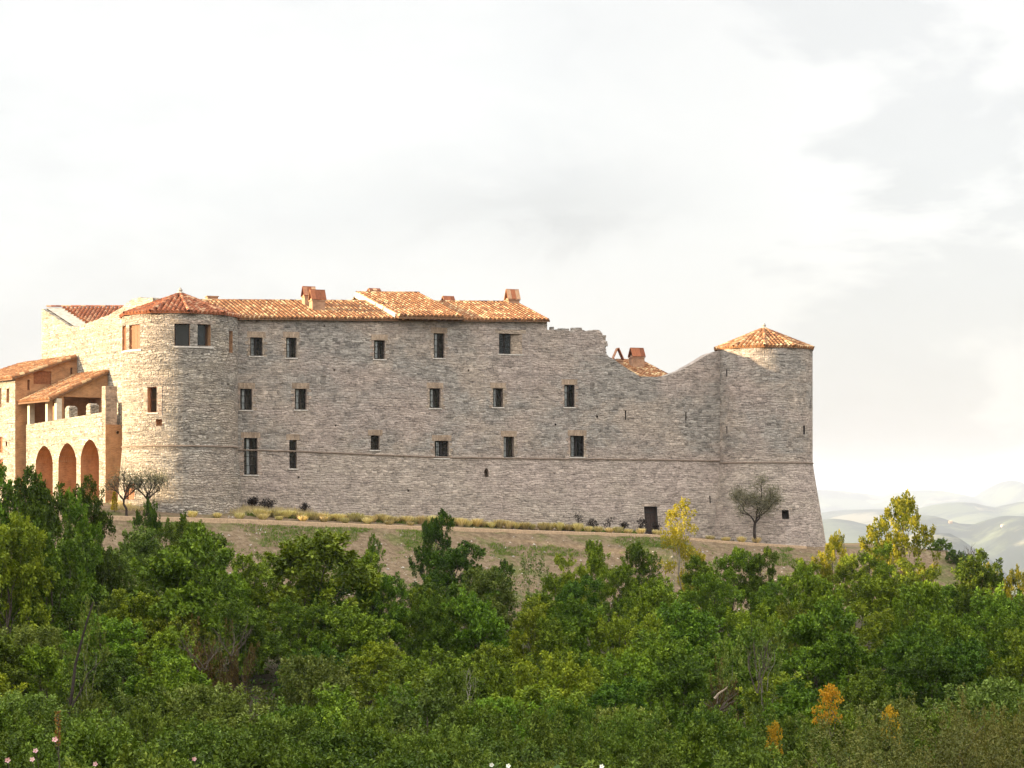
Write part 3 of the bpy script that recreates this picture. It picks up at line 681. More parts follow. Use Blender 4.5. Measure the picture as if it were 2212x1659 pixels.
t2 = [RT(1568.5, 798, 1571, 813, T2), RT(1569, 921, 1571.3, 937, T2), RT(1735, 919, 1739, 938.5, T2)]
tw = RT(1683, 1102, 1696, 1121, T2)
tower(T2, zt2, -6.0, zT2, [Hole(r[0], r[2], r[1], r[3], .5) for r in t2] + [Hole(tw[0], tw[2], tw[1], tw[3], .6)], 'round_tower', [M['stone'], M['dark_hole']])
for k in 'ab':
    r = t1[k]; window(T1.P, r[0], r[1], r[2] - (.3 if k == 'b' else 0), r[3], castle, nx=1, nz=1, dep=.22, lint=False, quoin=False, glass='glass_coated', sill=False)
r0, r1 = t1['a'], t1['b']
def band(Tw, s0, s1, z0, z1, o0, o1, nm, mt):
    g = MB(); xs = np.linspace(s0, s1, max(2, int((s1 - s0) / .3) + 1))
    for a, c in zip(xs, xs[1:]): g.fbox(Tw.P, a, c, z0, z1, o0, o1)
    return g.build(nm, M[mt], castle)
band(T1, r0[0] - .3, r1[2] + .4, r0[3] + .01, r0[3] + .3, -.1, .02, 'lintel', 'quoin')
band(T1, r0[0] - .05, r1[2] + .25, r0[1] - .12, r0[1] - .01, -.2, .06, 'sill', 'sill')
r0, r1 = t1['c'], t1['d']; band(T1, r0[0] - .1, r1[2] + .15, r0[1] - .16, r0[1] - .03, -.2, .06, 'sill', 'sill')
def shutter(Fm, r, parent, dep=.16, nm='shutter', split=True):
    g = MB(); n = 6
    for k in range(n):
        a, c = r[0] + (r[2] - r[0]) * k / n, r[0] + (r[2] - r[0]) * (k + 1) / n - .008
        g.fbox(Fm, a, c, r[1] + .01, r[3] - .01, -dep - .05, -dep + .006 * (k % 2))
    g.fbox(Fm, r[0], r[2], r[1] + .2, r[1] + .3, -dep + .008, -dep + .035); g.fbox(Fm, r[0], r[2], r[3] - .3, r[3] - .2, -dep + .008, -dep + .035)
    return g.build(nm, M['shutter'], parent)
for k in 'cd': shutter(T1.P, t1[k], castle)
shutter(T1.P, t1['g'], castle, .25, 'door')
r = t1['s']; g = MB(); g.fbox(T1.P, r[0] + .01, r[2] - .01, r[1], r[3], -.3, -.24); g.build('shutter', M['beam'], castle)
r = t1['e']; window(T1.P, r[0], r[1], r[2], r[3], castle, nx=1, nz=2, dep=.3, quoin=False, lint=False, fm='shutter')
band(T1, r[0] - .35, r[0] - .01, r[1] - .2, r[3] + .05, -.1, .02, 'quoin', 'quoin'); band(T1, r[2] + .01, r[2] + .4, r[1] - .2, r[3] + .05, -.1, .02, 'quoin', 'quoin')
r = tw; g = MB(); g.fbox(T2.P, r[0] - .25, r[2] + .25, r[3] + .004, r[3] + .16, -.1, .03); g.build('lintel', M['quoin'], castle)

def ring(Tw, z, a0, a1, nm):
    mb = MB(); xs = np.arange(a0, a1, .3)
    for a, c in zip(xs, xs[1:]):
        def sec(s): zz = z + .025 * mnoise.noise((s * .9, 7, z)); return [Tw.P(s, zz - .055, 0), Tw.P(s, zz - .04, .07), Tw.P(s, zz + .02, .08), Tw.P(s, zz + .06, 0)]
        p, q = sec(a), sec(c)
        for k in range(3): mb.face([p[k], q[k], q[k + 1], p[k + 1]])
    mb.build(nm, M['string'], castle)
ring(T1, 3.75, -9, 7, 'string_course'); ring(T2, zT2, -7, 9, 'string_course')
st = FAC.px(1578, 1003); g = MB(); g.tube([FAC.P(st[0], st[1] + .3, .22), FAC.P(st[0], st[1] - .3, .3)], [.05, .05]); g.build('downpipe_stub', M['coping'], castle)

def pyramid(Tw, zt, apexz, n, ph, nm, mat, over=.28):
    mb = MB(); dk = MB(); ap = Vector((Tw.c[0], Tw.c[1], apexz)); rr = (Tw.r + over) / math.cos(math.pi / n)
    co = [Vector((Tw.c[0] + rr * math.sin(ph + 2 * math.pi * k / n), Tw.c[1] - rr * math.cos(ph + 2 * math.pi * k / n), zt)) for k in range(n)]
    for k in range(n):
        p, q = co[k], co[(k + 1) % n]; mid = (p + q) / 2; u = ap - mid
        tiles(mb, p, q, q + u, p + u, b1=lambda a: 1 - abs(2 * a - 1), w=.33)
        ridge_caps(mb, p + Vector((0, 0, .08)), ap + Vector((0, 0, .06)))
        dk.face([p, q, ap + Vector((0, 0, -.02))], t=.2); dk.face([q + Vector((0, 0, -.05)), p + Vector((0, 0, -.05)), ap + Vector((0, 0, -.2))], t=.2); dk.face([p, p + Vector((0, 0, -.05)), q + Vector((0, 0, -.05)), q], t=.2)
    b_ = len(mb.v); mb.v += dk.v; mb.f += [tuple(i + b_ for i in f) for f in dk.f]; mb.uv += dk.uv; mb.m += dk.m; mb.t += dk.t
    r_ = mb.build('tower_roof', M[mat], castle)
    g = MB(); g.tube([ap + Vector((0, 0, z)) for z in (-.1, .12, .2, .3, .42, .5)], [.34, .26, .14, .18, .11, .03], 8); g.build('finial', M['coping'], r_)
ap1 = (V0 - 636) / FPX * (C1.y - CAMY); ap2 = (V0 - 711) / FPX * (C2.y - CAMY)
pyramid(T1, zt1 + .03, ap1, 10, R(-19), 'roof', 'tile_red', .06); pyramid(T2, zt2 + .03, ap2, 10, R(-6), 'roof', 'tile', .04)

# ---- roofs of the main block
def Q(dx, dy, q): a, z = FAC.px(dx, dy, q); return LP(a, q, z)
mb = MB(); e0 = Q(470, 690, -.3); e1 = Q(1184, 694, -.3); rz1 = Q(1126, 654.5, 7); rz0 = Q(440, 654.5, 7)
a_e1, _ = FAC.px(1184, 694, -.3); ze1 = e1.z
e0 = LP(-3.0, -.3, Q(505, 689.5, -.3).z); rz0 = LP(-3.0, 7, Q(470, 654, 7).z); e1 = LP(sE + .12, -.3, Q(1182, 692.5, -.3).z); rz1 = LP(sE + .12, 7, Q(1126, 655, 7).z)
tiles(mb, e0, e1, rz1, rz0); bk0, bk1 = LP(-3, DEP + .3, e0.z), LP(sE + .12, DEP + .3, e1.z)
tiles(mb, bk1, bk0, rz0, rz1); ridge_caps(mb, rz0 + Vector((0, 0, .06)), rz1 + Vector((0, 0, .06)))
roof = mb.build('roof', M['tile'], castle)
mb = MB(); deck(mb, [e0, e1, rz1, rz0]); deck(mb, [bk1, bk0, rz0, rz1]); mb.build('roof_deck', M['beam'], roof)
# raised middle roof with a plastered cheek wall on its left
QR = 10.0; mb = MB(); c0, c1 = Q(861, 683, -.75), Q(1003, 685.5, -.75); c2, c3 = Q(906, 635, QR), Q(769, 634, QR)
tiles(mb, c0, c1, c2, c3); ridge_caps(mb, c3 + Vector((0, 0, .06)), c2 + Vector((0, 0, .06)))
d0, d1 = LP(FAC.local(c0.x, c0.y)[0], 19, c0.z), LP(FAC.local(c1.x, c1.y)[0], 19, c1.z); tiles(mb, d1, d0, c3, c2)
rr_ = mb.build('raised_roof', M['tile'], castle)
mb = MB(); deck(mb, [c0, c1, c2, c3], .16); mb.build('roof_deck', M['beam'], rr_)
mb = MB()
for k in range(11): p = c0.lerp(c1, (k + .5) / 11); mb.box((p.x + .1, p.y + .35, p.z - .22), (.10, .75, .12), ROT)
mb.build('rafter', M['beam'], rr_)
mb = MB(); dz = Vector((0, 0, -.42)); th = FAC.t * .25; th3 = Vector((th.x, th.y, 0)); up_ = Vector((0, 0, .10))
for p, q in ((c0.lerp(c3, .055), c3),):
    P_ = [p - th3 * .4 + up_, q - th3 * .4 + up_, q + th3 * .6 + up_, p + th3 * .6 + up_]
    mb.face(P_); mb.face([P_[0], P_[1], P_[1] + dz, P_[0] + dz]); mb.face([P_[0], P_[3], P_[3] + dz * .5, P_[0] + dz * .5])
mb.build('cheek_wall', M['plaster'], castle)
# chimneys
def chim(dx0, dx1, dyb, dyt, q, parent, rz=None, **k):
    b_ = Q((dx0 + dx1) / 2, dyb, q); w = (dx1 - dx0) / FPX * (b_.y - CAMY); h = (dyb - dyt) / FPX * (b_.y - CAMY)
    hc = k.pop('hcap', .5); chimney(parent, b_, w, k.pop('d', .8), max(.1, h - hc - .07), ROT if rz is None else rz, hcap=hc, **k)
chim(655, 679, 656, 620, 5.2, roof, hcap=.72, d=.85); chim(671, 700, 669, 627, 3.2, roof, hcap=.75, d=.9)
chim(446, 469, 658, 640, 8.5, roof, cap=False, hcap=0, d=.7); chim(797, 819, 640, 624, 13, roof, hcap=.2, d=.7); chim(957, 979, 657, 642.5, 8, roof, hcap=.42, d=.7)
chim(1094, 1119, 656, 626, 6.6, roof, hcap=.8, d=.85)

# ---- sunlit wall running back from the left tower
LW = Plane((-30.7, 9.2), (.571, -.821)); LW.n = Vector((-.821, -.571))
lw_top0 = poly([(90, 666), (123, 688), (150, 705), (167, 706), (200, 694), (233, 681), (260, 666), (283, 648), (300, 643), (345, 645)], LW)
lw_top = rough(lw_top0, -99, 99, .10, .5, 9)
sL0 = LW.px(90, 700)[0]; sL1 = LW.px(330, 700)[0]
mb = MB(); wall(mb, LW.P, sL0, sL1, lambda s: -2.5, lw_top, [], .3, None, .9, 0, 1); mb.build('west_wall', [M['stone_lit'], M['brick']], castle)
# tiled roof seen through the dip of that wall
mb = MB(); y1 = LW.P(sL0, 0).y; zR = (V0 - 664) / FPX * (y1 - CAMY); xl = LW.P(sL0, 0).x + .4; xr = -24.0
yb = 8.0; slope = .40
E0, E1, R1_, R0_ = Vector((xl, yb, zR - slope * (y1 - yb))), Vector((xr, yb, zR - slope * (y1 - yb))), Vector((xr, y1, zR)), Vector((xl, y1, zR))
def cutb(a):
    x = xl + (xr - xl) * a; y = 9.2 + (x + 30.7) * (-.821 / .571) + 2.4; return min(1, max(0, (y - yb) / (y1 - yb)))
tiles(mb, E0, E1, R1_, R0_, b0=cutb); ridge_caps(mb, R0_ + Vector((0, 0, .05)), R1_ + Vector((0, 0, .05)))
ro = mb.build('rear_roof', M['tile_red'], castle)
mb = MB(); P_ = [(xl + (xr - xl) * a) for a in np.linspace(0, 1, 12)]
for xa, xc in zip(P_, P_[1:]):
    ya, yc = (min(y1, max(yb, 9.2 + (x + 30.7) * (-.821 / .571) + .5)) for x in (xa, xc)); zf = lambda y: zR - slope * (y1 - y) - .02
    mb.face([(xa, ya, zf(ya)), (xc, yc, zf(yc)), (xc, y1, zR - .02), (xa, y1, zR - .02)])
mb.build('roof_deck', M['coping'], ro)
mb = MB(); mb.face([(xl, y1 + .02, -2), (xr, y1 + .02, -2), (xr, y1 + .02, zR - .03), (xl, y1 + .02, zR - .03)]); mb.build('rear_wall', M['stone'], castle)

# ------------------------------------------------------------------ arcaded loggia wing
log = thing('loggia_wing', 'sunlit arcaded stone wing with three arches and a sloping tiled loggia roof', 'building', (-31, 3, -.5))
LN = Vector((-29.2, -.5)); LF = Vector((-37.7, 11.5)); AR = Plane(LN, LF - LN); AR.n = Vector((AR.t.y, -AR.t.x)) if False else Vector((-AR.t.y, AR.t.x))
wv = -AR.n                                            # towards the castle
LEN = (LF - LN).length
def apx(dx, dy): return AR.px(dx, dy)
par = poly([(56, 917.6), (110, 909), (220, 891)], AR)
par = (lambda f=tab([(226, 890), (220, 891), (110, 909), (56, 917.6)], AR): (lambda s: float(np.interp(s, *f))))()
ah = []
for xl_, xr_, ax, ay, sp in ((77, 114, 93, 963, 1000), (126, 165, 143, 957, 997), (174, 214, 195, 949, 992)):
    s_r, s_l = apx(xr_, 1000)[0], apx(xl_, 1000)[0]; zt = apx(ax, ay)[1]; ah.append(Hole(s_r, s_l, -1.2, zt, 1.9, apx(ax, sp)[1]))
mb = MB(); wall(mb, AR.P, .03, LEN, lambda s: -2.0, par, ah, .4, None, .7, 0, 1)
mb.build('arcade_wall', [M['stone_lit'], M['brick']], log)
ENDP = Plane(LN, wv)                                  # end face, looks to the front
ENDP.n = Vector((wv.y, -wv.x))
epx = lambda dx, dy, q=0: ENDP.px(dx, dy, q)
s1 = 1.75; zt = epx(240, 917)[1]
slot = R4(251, 931, 257.5, 937.5, ENDP)
mb = MB(); wall(mb, ENDP.P, 0.01, s1, lambda s: -2.0, lambda s: zt, [Hole(slot[0], slot[2], slot[1], slot[3], .3)], .5, None, .6, 0, 0)
mb.build('end_wall', [M['brick']], log)
mb = MB(); zp = epx(235, 834)[1]; c = LN + wv * .45 + AR.t * .32
mb.box((c.x, c.y, zt - .5), (.9, .62, zp - zt + .5), math.atan2(wv.y, wv.x)); mb.build('corner_pillar', M['quoin'], log)
c = LN + wv * 1.45 + AR.t * .35; mb = MB(); mb.box((c.x, c.y, zt - .3), (.5, .7, 1.9), math.atan2(wv.y, wv.x)); mb.build('buttress', M['stone_lit'], log)
# terrace slab
mb = MB(); zf = min(par(0), par(LEN)) - .75
T_ = [LN + AR.t * .3 + wv * .2, LN + AR.t * (LEN - .1) + wv * .2, LN + AR.t * (LEN - .1) + wv * 4.2, LN + AR.t * .3 + wv * 4.2]
deck(mb, [(p.x, p.y, zf) for p in T_], .3); mb.build('terrace_floor', M['coping'], log)
for xm, yt in ((144, 877), (190, 871.5)):            # stumps of pillars on the parapet
    s_ = apx(xm, 900)[0]; z0 = par(s_) - .02; zt_ = apx(xm, yt)[1]; c = LN + AR.t * s_ + wv * .36
    mb = MB(); a = math.atan2(wv.y, wv.x); mb.box((c.x, c.y, z0), (.68, .72, (zt_ - z0) * .8), a); mb.box((c.x, c.y, z0 + (zt_ - z0) * .8), (.68, .72, (zt_ - z0) * .2), a, taper=.7); mb.build('parapet_stump', M['stone_lit'], log)
# covered half: posts, end wall, roof
sA = apx(119, 860)[0]; sB = LEN + 1.6; ze_ = 7.80; Lr = 4.34; zr_ = (V0 - 801) / FPX * 159.2
def up3(v2, z): return Vector((v2.x, v2.y, z))
for dx in (57.8, 98, 117.5):
    s_ = min(apx(dx, 880)[0], LEN - .25); c = LN + AR.t * s_ + wv * .3; mb = MB(); mb.box((c.x, c.y, par(s_) - .02), (.42, .42, ze_ - par(s_) - .12), math.atan2(wv.y, wv.x)); mb.build('post', M['plaster'], log)
mb = MB()
p0, p1 = LN + AR.t * (sA + .25) + wv * .25, LN + AR.t * (LEN - .05) + wv * .25
c = (p0 + p1) / 2; mb.box((c.x, c.y, ze_ - .2), (.3, (p1 - p0).length, .2), math.atan2(wv.y, wv.x)); mb.build('eave_beam', M['beam'], log)
CE = Plane(LN + AR.t * (sA + .15), wv); CE.n = Vector((wv.y, -wv.x))
slp = (zr_ - ze_) / Lr
h0 = CE.px(138, 900)[0]; h1 = CE.px(219, 900)[0]
mb = MB(); wall(mb, CE.P, 0.3, Lr, lambda s: zf, lambda s: ze_ - .08 + slp * s, [Hole(h0, min(h1, Lr - .25), zf + .05, ze_ + slp * h0 - .35, 2.2)], .4, None, .35, 0, 0); mb.build('gable_wall', M['brick'], log)
mb = MB(); a0 = LN + AR.t * (LEN - .1) + wv * .3; a1 = a0 + wv * 4.0; mb.face([up3(a0, zf), up3(a1, zf), up3(a1, zr_ - .3), up3(a0, ze_ - .15)])
b0_, b1_ = LN + AR.t * (sA + .3) + wv * 3.9, LN + AR.t * (LEN - .1) + wv * 3.9; mb.face([up3(b0_, zf), up3(b1_, zf), up3(b1_, zr_ - .35), up3(b0_, zr_ - .35)]); mb.build('inner_wall', M['brick'], log)
mb = MB(); o_ = -.5; E0, E1 = up3(LN + AR.t * (sA - .1) + wv * o_, ze_ + slp * o_), up3(LN + AR.t * sB + wv * o_, ze_ + slp * o_)
U0_, U1_ = up3(LN + AR.t * (sA - .1) + wv * Lr, zr_), up3(LN + AR.t * sB + wv * Lr, zr_)
tiles(mb, E1, E0, U0_, U1_); lr_ = mb.build('loggia_roof', M['tile'], log)
mb = MB(); deck(mb, [E1, E0, U0_, U1_], .13); mb.build('roof_deck', M['beam'], lr_)

# ------------------------------------------------------------------ lower house at the frame's left edge
hou = thing('side_house', 'brown brick house with lean-to roof and wooden shutter behind the arcaded wing', 'house', (-38, 13, -.5))
HC = Vector((-38.55, 11.5)); HE = Plane(HC, wv); HE.n = Vector((wv.y, -wv.x)); HF = Plane(HC, AR.t); HF.n = AR.n
WL = 5.3; zc = (V0 - 815) / FPX * 161.5; za = (V0 - 772) / FPX * 164.3
hs = (za - zc) / 4.9
sh = R4(72.5, 801, 111, 831, HE); sl_ = R4(59, 820, 64, 843, HE); sl2 = R4(152, 794, 156.5, 811, HE)
mb = MB(); wall(mb, HE.P, 0, WL, lambda s: -2.0, lambda s: zc + hs * min(s, 4.9), [Hole(r[0], r[2], r[1], r[3], .5) for r in (sh, sl_, sl2)], .5, None, None, 0, 0)
mb.build('gable_wall', M['brick'], hou); shutter(HE.P, sh, hou, .12); shutter(HE.P, sl_, hou, .2)
fw = [R4(14, 839.5, 20, 869.5, HF), R4(0, 838, 3, 880, HF), R4(-3, 944, 5.5, 977.5, HF), R4(12, 954, 15.5, 964, HF), R4(-3, 992.5, 6.5, 1018, HF)]
mb = MB(); wall(mb, HF.P, 0, 11, lambda s: -2.0, lambda s: zc, [Hole(r[0], r[2], r[1], r[3], .5) for r in fw], .5, None, None, 0, 1)
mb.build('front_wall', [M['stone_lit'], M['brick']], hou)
for r in (fw[2], fw[4]): shutter(HF.P, (min(r[0], r[2]), r[1], max(r[0], r[2]), r[3]), hou, .15)
for r in fw[:2]: window(HF.P, r[0], r[1], r[2], r[3], hou, nx=1, nz=2, sill=False, lint=False, quoin=False, dep=.25)
mb = MB(); o_ = -.35; q0, q1 = HC - AR.t * .3 + wv * o_, HC + AR.t * 11.2 + wv * o_; u0, u1 = HC - AR.t * .3 + wv * 5.0, HC + AR.t * 11.2 + wv * 5.0
E0, E1, U0_, U1_ = up3(q0, zc + hs * o_ + .05), up3(q1, zc + hs * o_ + .05), up3(u0, za + .08), up3(u1, za + .08)
tiles(mb, E1, E0, U0_, U1_); hr_ = mb.build('roof', M['tile'], hou); mb = MB(); deck(mb, [E1, E0, U0_, U1_], .12); mb.build('roof_deck', M['beam'], hr_)

# ------------------------------------------------------------------ courtyard house behind the curtain wall
cy = thing('courtyard_house', 'low tiled house with two chimneys behind the dip in the castle wall', 'house', tuple(Q(1400, 1100, 10)))
e0, e1, r1, r0 = Q(1300, 826, 5), Q(1462, 822, 5), Q(1378, 778, 12), Q(1216, 780, 12)
mb = MB(); tiles(mb, e0, e1, r1, r0); bk0, bk1 = e0 - Vector((FAC.n.x, FAC.n.y, 0)) * 14, e1 - Vector((FAC.n.x, FAC.n.y, 0)) * 14
tiles(mb, e1, bk1, r1 - Vector((0, 0, 0)), r1 + Vector((.01, .01, 0)), w=.3); tiles(mb, bk1, bk0, r0, r1); ridge_caps(mb, e1 + Vector((0, 0, .06)), r1 + Vector((0, 0, .06)))
cr = mb.build('roof', M['tile'], cy); mb = MB(); deck(mb, [e0, e1, r1, r0]); mb.build('roof_deck', M['beam'], cr)
mb = MB(); c = (e0 + e1 + bk0 + bk1) / 4; mb.box((c.x, c.y, -3), ((e1 - e0).length - .6, 13, e0.z + 3 - .1), ROT); mb.build('wall', M['stone'], cy)
chim(1362, 1389, 790, 752.5, 9.5, cr, hcap=.72, d=.85)
b_ = Q(1334, 783, 9); chimney(cr, (b_.x, b_.y, b_.z), .8, .78, .1, ROT + R(78), hcap=.95, name='chimney')

# ------------------------------------------------------------------ leaves, crowns, trunks
def leaf_quads(Pt, D, size, rng, asp=.5, upb=.5, nrm=None):
    n = len(Pt); D = D + rng.normal(0, .55, (n, 3)); D /= np.linalg.norm(D, axis=1)[:, None] + 1e-9
    Nn = rng.normal(0, 1, (n, 3)); Nn[:, 2] = np.abs(Nn[:, 2]) + upb
    if nrm is not None: Nn = nrm + rng.normal(0, .45, (n, 3))
    B = np.cross(Nn, D); B /= np.linalg.norm(B, axis=1)[:, None] + 1e-9; Nn = np.cross(D, B)
    s = (size * rng.uniform(.65, 1.3, n))[:, None]
    v = np.stack([Pt, Pt + D * s * .5 + B * s * asp * .5 + Nn * s * .1, Pt + D * s - Nn * s * .08, Pt + D * s * .5 - B * s * asp * .5 + Nn * s * .1], 1).reshape(-1, 3)
    return v
def crown_arrays(H, Wd, seed, n_lobe=9, n_spray=170, per=80, leaf=.15, base=.18, spread=.7, top=.30, slen=.9, prof='round', thin=.30, asp=.5, solid=.45):
    rng = np.random.default_rng(seed); lob = []
    for i in range(n_lobe):
        h = base + (1 - base) * (i + rng.uniform(.1, .9)) / n_lobe * .9
        if prof == 'round': pr = math.sqrt(max(0.05, 1 - ((h - .52) / .56) ** 2))
        elif prof == 'cone': pr = max(.12, 1.15 * (1 - h))
        elif prof == 'column': pr = .85 if h < .7 else max(.25, 1.6 * (1.12 - h))
        else: pr = .35 + .65 * h if h < .75 else 1.0 * (1.25 - h) * 2
        a = i * 2.4 + rng.uniform(-.5, .5); r = Wd * .5 * pr * spread * rng.uniform(.45, 1.0)
        rr = Wd * .5 * (.28 + .34 * rng.random()) * (.55 + .6 * pr)
        lob.append((r * math.cos(a), r * math.sin(a), h * H - rr * .2, rr))
    lob.append((rng.uniform(-.1, .1) * Wd, rng.uniform(-.1, .1) * Wd, H * (1 - top * .55), Wd * .5 * top)); lob = np.array(lob)
    w = lob[:, 3] ** 2; idx = rng.choice(len(lob), n_spray, p=w / w.sum())
    d = rng.normal(0, 1, (n_spray, 3)); d[:, 2] = np.where(d[:, 2] < -.55, -d[:, 2], d[:, 2]); d /= np.linalg.norm(d, axis=1)[:, None]
    c = lob[idx]; p = c[:, :3] + d * (c[:, 3] * rng.uniform(solid, 1.0, n_spray))[:, None] * np.array([1, 1, .85])
    out = p - np.array([0, 0, H * .5]); out /= np.linalg.norm(out, axis=1)[:, None] + 1e-9
    dr = d * .7 + out * .35 + np.array([0, 0, .32]) + rng.normal(0, .3, (n_spray, 3)); dr /= np.linalg.norm(dr, axis=1)[:, None]
    sl = slen * rng.uniform(.5, 1.25, n_spray)
    t = rng.random((n_spray, per)) ** .85
    off = rng.normal(0, 1, (n_spray, per, 3)); off /= np.linalg.norm(off, axis=2)[:, :, None] + 1e-9
    rad = (slen * thin * (1.05 - .85 * t) * rng.random((n_spray, per)) ** .5)[:, :, None]
    P = p[:, None] + dr[:, None] * (sl[:, None] * t)[:, :, None] + off * rad
    D = dr[:, None] * .5 + off * .9 + np.array([0, 0, -.15])
    sprt = rng.uniform(-.2, .2, n_spray)
    tint = np.clip(.02 + .42 * rng.random((n_spray, per)) + sprt[:, None] + .48 * t, 0, 1)  # pale young tips; spray highlights and inner shade also put into the tint
    NV = off * .9 + d[idx * 0 + np.arange(n_spray)][:, None] * .5 + np.array([0, 0, .45])
    P = P.reshape(-1, 3); ok = P[:, 2] > .05
    return P[ok], D.reshape(-1, 3)[ok], tint.ravel()[ok], lob, leaf, asp, rng, NV.reshape(-1, 3)[ok]
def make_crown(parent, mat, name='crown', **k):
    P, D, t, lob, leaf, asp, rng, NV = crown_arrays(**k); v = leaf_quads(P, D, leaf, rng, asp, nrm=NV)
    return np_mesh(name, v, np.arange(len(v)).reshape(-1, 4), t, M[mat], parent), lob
def limb_pts(a, b, n, wob, rnd):
    a, b = Vector(a), Vector(b); out = []
    for i in range(n + 1):
        t = i / n; p = a.lerp(b, t); p.z += math.sin(t * math.pi) * (b - a).length * .06
        if 0 < i < n: p += Vector((rnd.uniform(-1, 1), rnd.uniform(-1, 1), rnd.uniform(-.5, .5))) * wob * (b - a).length
        out.append(p)
    return out
def make_trunk(parent, H, r, lob, mat='bark', seed=0, fork=.3, stems=1, twigs=0):
    rnd = random.Random(seed); mb = MB()
    for s in range(stems):
        ox, oy = (rnd.uniform(-.35, .35) * r * 6, rnd.uniform(-.35, .35) * r * 6) if stems > 1 else (0, 0)
        topx = (lob[-1][0] * .8 + ox * 2, lob[-1][1] * .8 + oy * 2, H * .86); tr = limb_pts((ox, oy, -.6), topx, 8, .03, rnd)
        mb.tube(tr, [r * (1.15 - 1.0 * i / 8) / (stems ** .5) for i in range(9)], 7)
        for j, l in enumerate(lob[:-1]):
            if j % stems != s: continue
            k = min(7, max(1, int(8 * max(fork * .6, min(.8, (l[2] / H) * .62)))))
            lp = limb_pts(tr[k], (l[0], l[1], l[2] + l[3] * .3), 5, .06, rnd); r0 = r * .5 * (1.1 - k / 9)
            mb.tube(lp, [max(.012, r0 * (1 - .8 * i / 5)) for i in range(6)], 5)
            for q in range(twigs):
                a = lp[rnd.randint(2, 5)]; e = a + Vector((rnd.gauss(0, 1), rnd.gauss(0, 1), rnd.gauss(.5, .7))).normalized() * l[3] * rnd.uniform(.6, 1.3)
                mb.tube(limb_pts(a, e, 3, .08, rnd), [r0 * .3, r0 * .22, r0 * .14, .006], 4)
    return mb.build('trunk', M[mat], parent)
PROTO = {}
def proto(key, nm, cat, mat, r=.10, bark='bark', stems=1, tw=0, **k):
    for v in range(k.pop('variants', 1)):
        e = thing(nm, '', cat); kk = dict(k); kk['seed'] = k.get('seed', 1) + 31 * v
        c, lob = make_crown(e, mat, **kk); t = make_trunk(e, k['H'], r, lob, bark, kk['seed'], stems=stems, twigs=tw)
        KIDS[e.name] = [c, t]; PROTO.setdefault(key, []).append([e, k['H'], k['Wd'], False])
rp = random.Random(5)
def put(key, x, y, zt=None, width=None, rz=None, label=None, group=None, H=None, sink=.15):
    pr = rp.choice(PROTO[key]); e, h0, w0, used = pr; z = gz(x, y) - sink; H = H or max(.8, zt - z); width = width or w0 * H / h0
    o = e if not used else copy_tree(e); pr[3] = True
    sy = min(width / w0, 1.5 * H / h0); o.location = (x, y, z); o.rotation_euler = (0, 0, rp.uniform(0, 6.28) if rz is None else rz); o.scale = (width / w0, sy if rz is not None else width / w0, H / h0)
    ORG[o.name] = (x, y, z)
    if label: o['label'] = label
    if group: o['group'] = group
    return o
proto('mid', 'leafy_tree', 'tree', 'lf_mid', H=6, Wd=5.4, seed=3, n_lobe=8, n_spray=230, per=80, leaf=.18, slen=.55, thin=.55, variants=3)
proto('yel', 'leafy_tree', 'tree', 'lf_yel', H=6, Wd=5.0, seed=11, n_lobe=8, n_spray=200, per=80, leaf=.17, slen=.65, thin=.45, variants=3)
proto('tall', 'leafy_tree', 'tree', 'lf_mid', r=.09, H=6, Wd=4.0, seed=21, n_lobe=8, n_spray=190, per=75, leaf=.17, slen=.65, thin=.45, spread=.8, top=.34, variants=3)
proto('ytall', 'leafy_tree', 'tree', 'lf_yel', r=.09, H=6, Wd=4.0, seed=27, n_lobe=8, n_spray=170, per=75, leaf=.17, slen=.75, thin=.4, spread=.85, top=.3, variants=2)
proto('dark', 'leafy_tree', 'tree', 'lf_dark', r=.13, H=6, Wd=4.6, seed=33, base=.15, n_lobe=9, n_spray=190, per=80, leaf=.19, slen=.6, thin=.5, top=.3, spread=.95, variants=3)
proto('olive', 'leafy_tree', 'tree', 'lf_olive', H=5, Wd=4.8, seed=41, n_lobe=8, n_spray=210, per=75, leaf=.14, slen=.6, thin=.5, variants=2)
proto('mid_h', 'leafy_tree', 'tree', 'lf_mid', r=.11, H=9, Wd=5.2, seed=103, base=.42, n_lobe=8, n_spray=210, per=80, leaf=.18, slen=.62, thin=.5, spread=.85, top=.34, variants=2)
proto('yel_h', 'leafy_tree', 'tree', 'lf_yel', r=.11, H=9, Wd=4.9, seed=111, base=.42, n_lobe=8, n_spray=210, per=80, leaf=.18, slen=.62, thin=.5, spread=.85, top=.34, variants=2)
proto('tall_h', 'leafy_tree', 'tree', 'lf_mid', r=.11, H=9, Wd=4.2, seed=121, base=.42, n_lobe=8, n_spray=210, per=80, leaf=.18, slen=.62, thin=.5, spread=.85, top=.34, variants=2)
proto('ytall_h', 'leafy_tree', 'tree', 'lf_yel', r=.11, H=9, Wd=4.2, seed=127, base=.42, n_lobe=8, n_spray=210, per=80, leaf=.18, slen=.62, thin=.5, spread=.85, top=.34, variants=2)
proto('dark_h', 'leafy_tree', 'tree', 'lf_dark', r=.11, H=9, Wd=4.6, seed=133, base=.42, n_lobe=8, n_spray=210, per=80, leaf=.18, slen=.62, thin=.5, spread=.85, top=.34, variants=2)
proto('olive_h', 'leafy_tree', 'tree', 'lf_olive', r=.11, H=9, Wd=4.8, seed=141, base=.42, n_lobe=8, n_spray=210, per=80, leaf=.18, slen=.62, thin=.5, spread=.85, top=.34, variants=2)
proto('wispy', 'slender_tree', 'tree', 'lf_olive', r=.05, bark='bark_pale', H=5.5, Wd=3.0, seed=47, prof='vase', n_lobe=8, n_spray=70, per=42, leaf=.13, slen=.9, top=.25, tw=3)
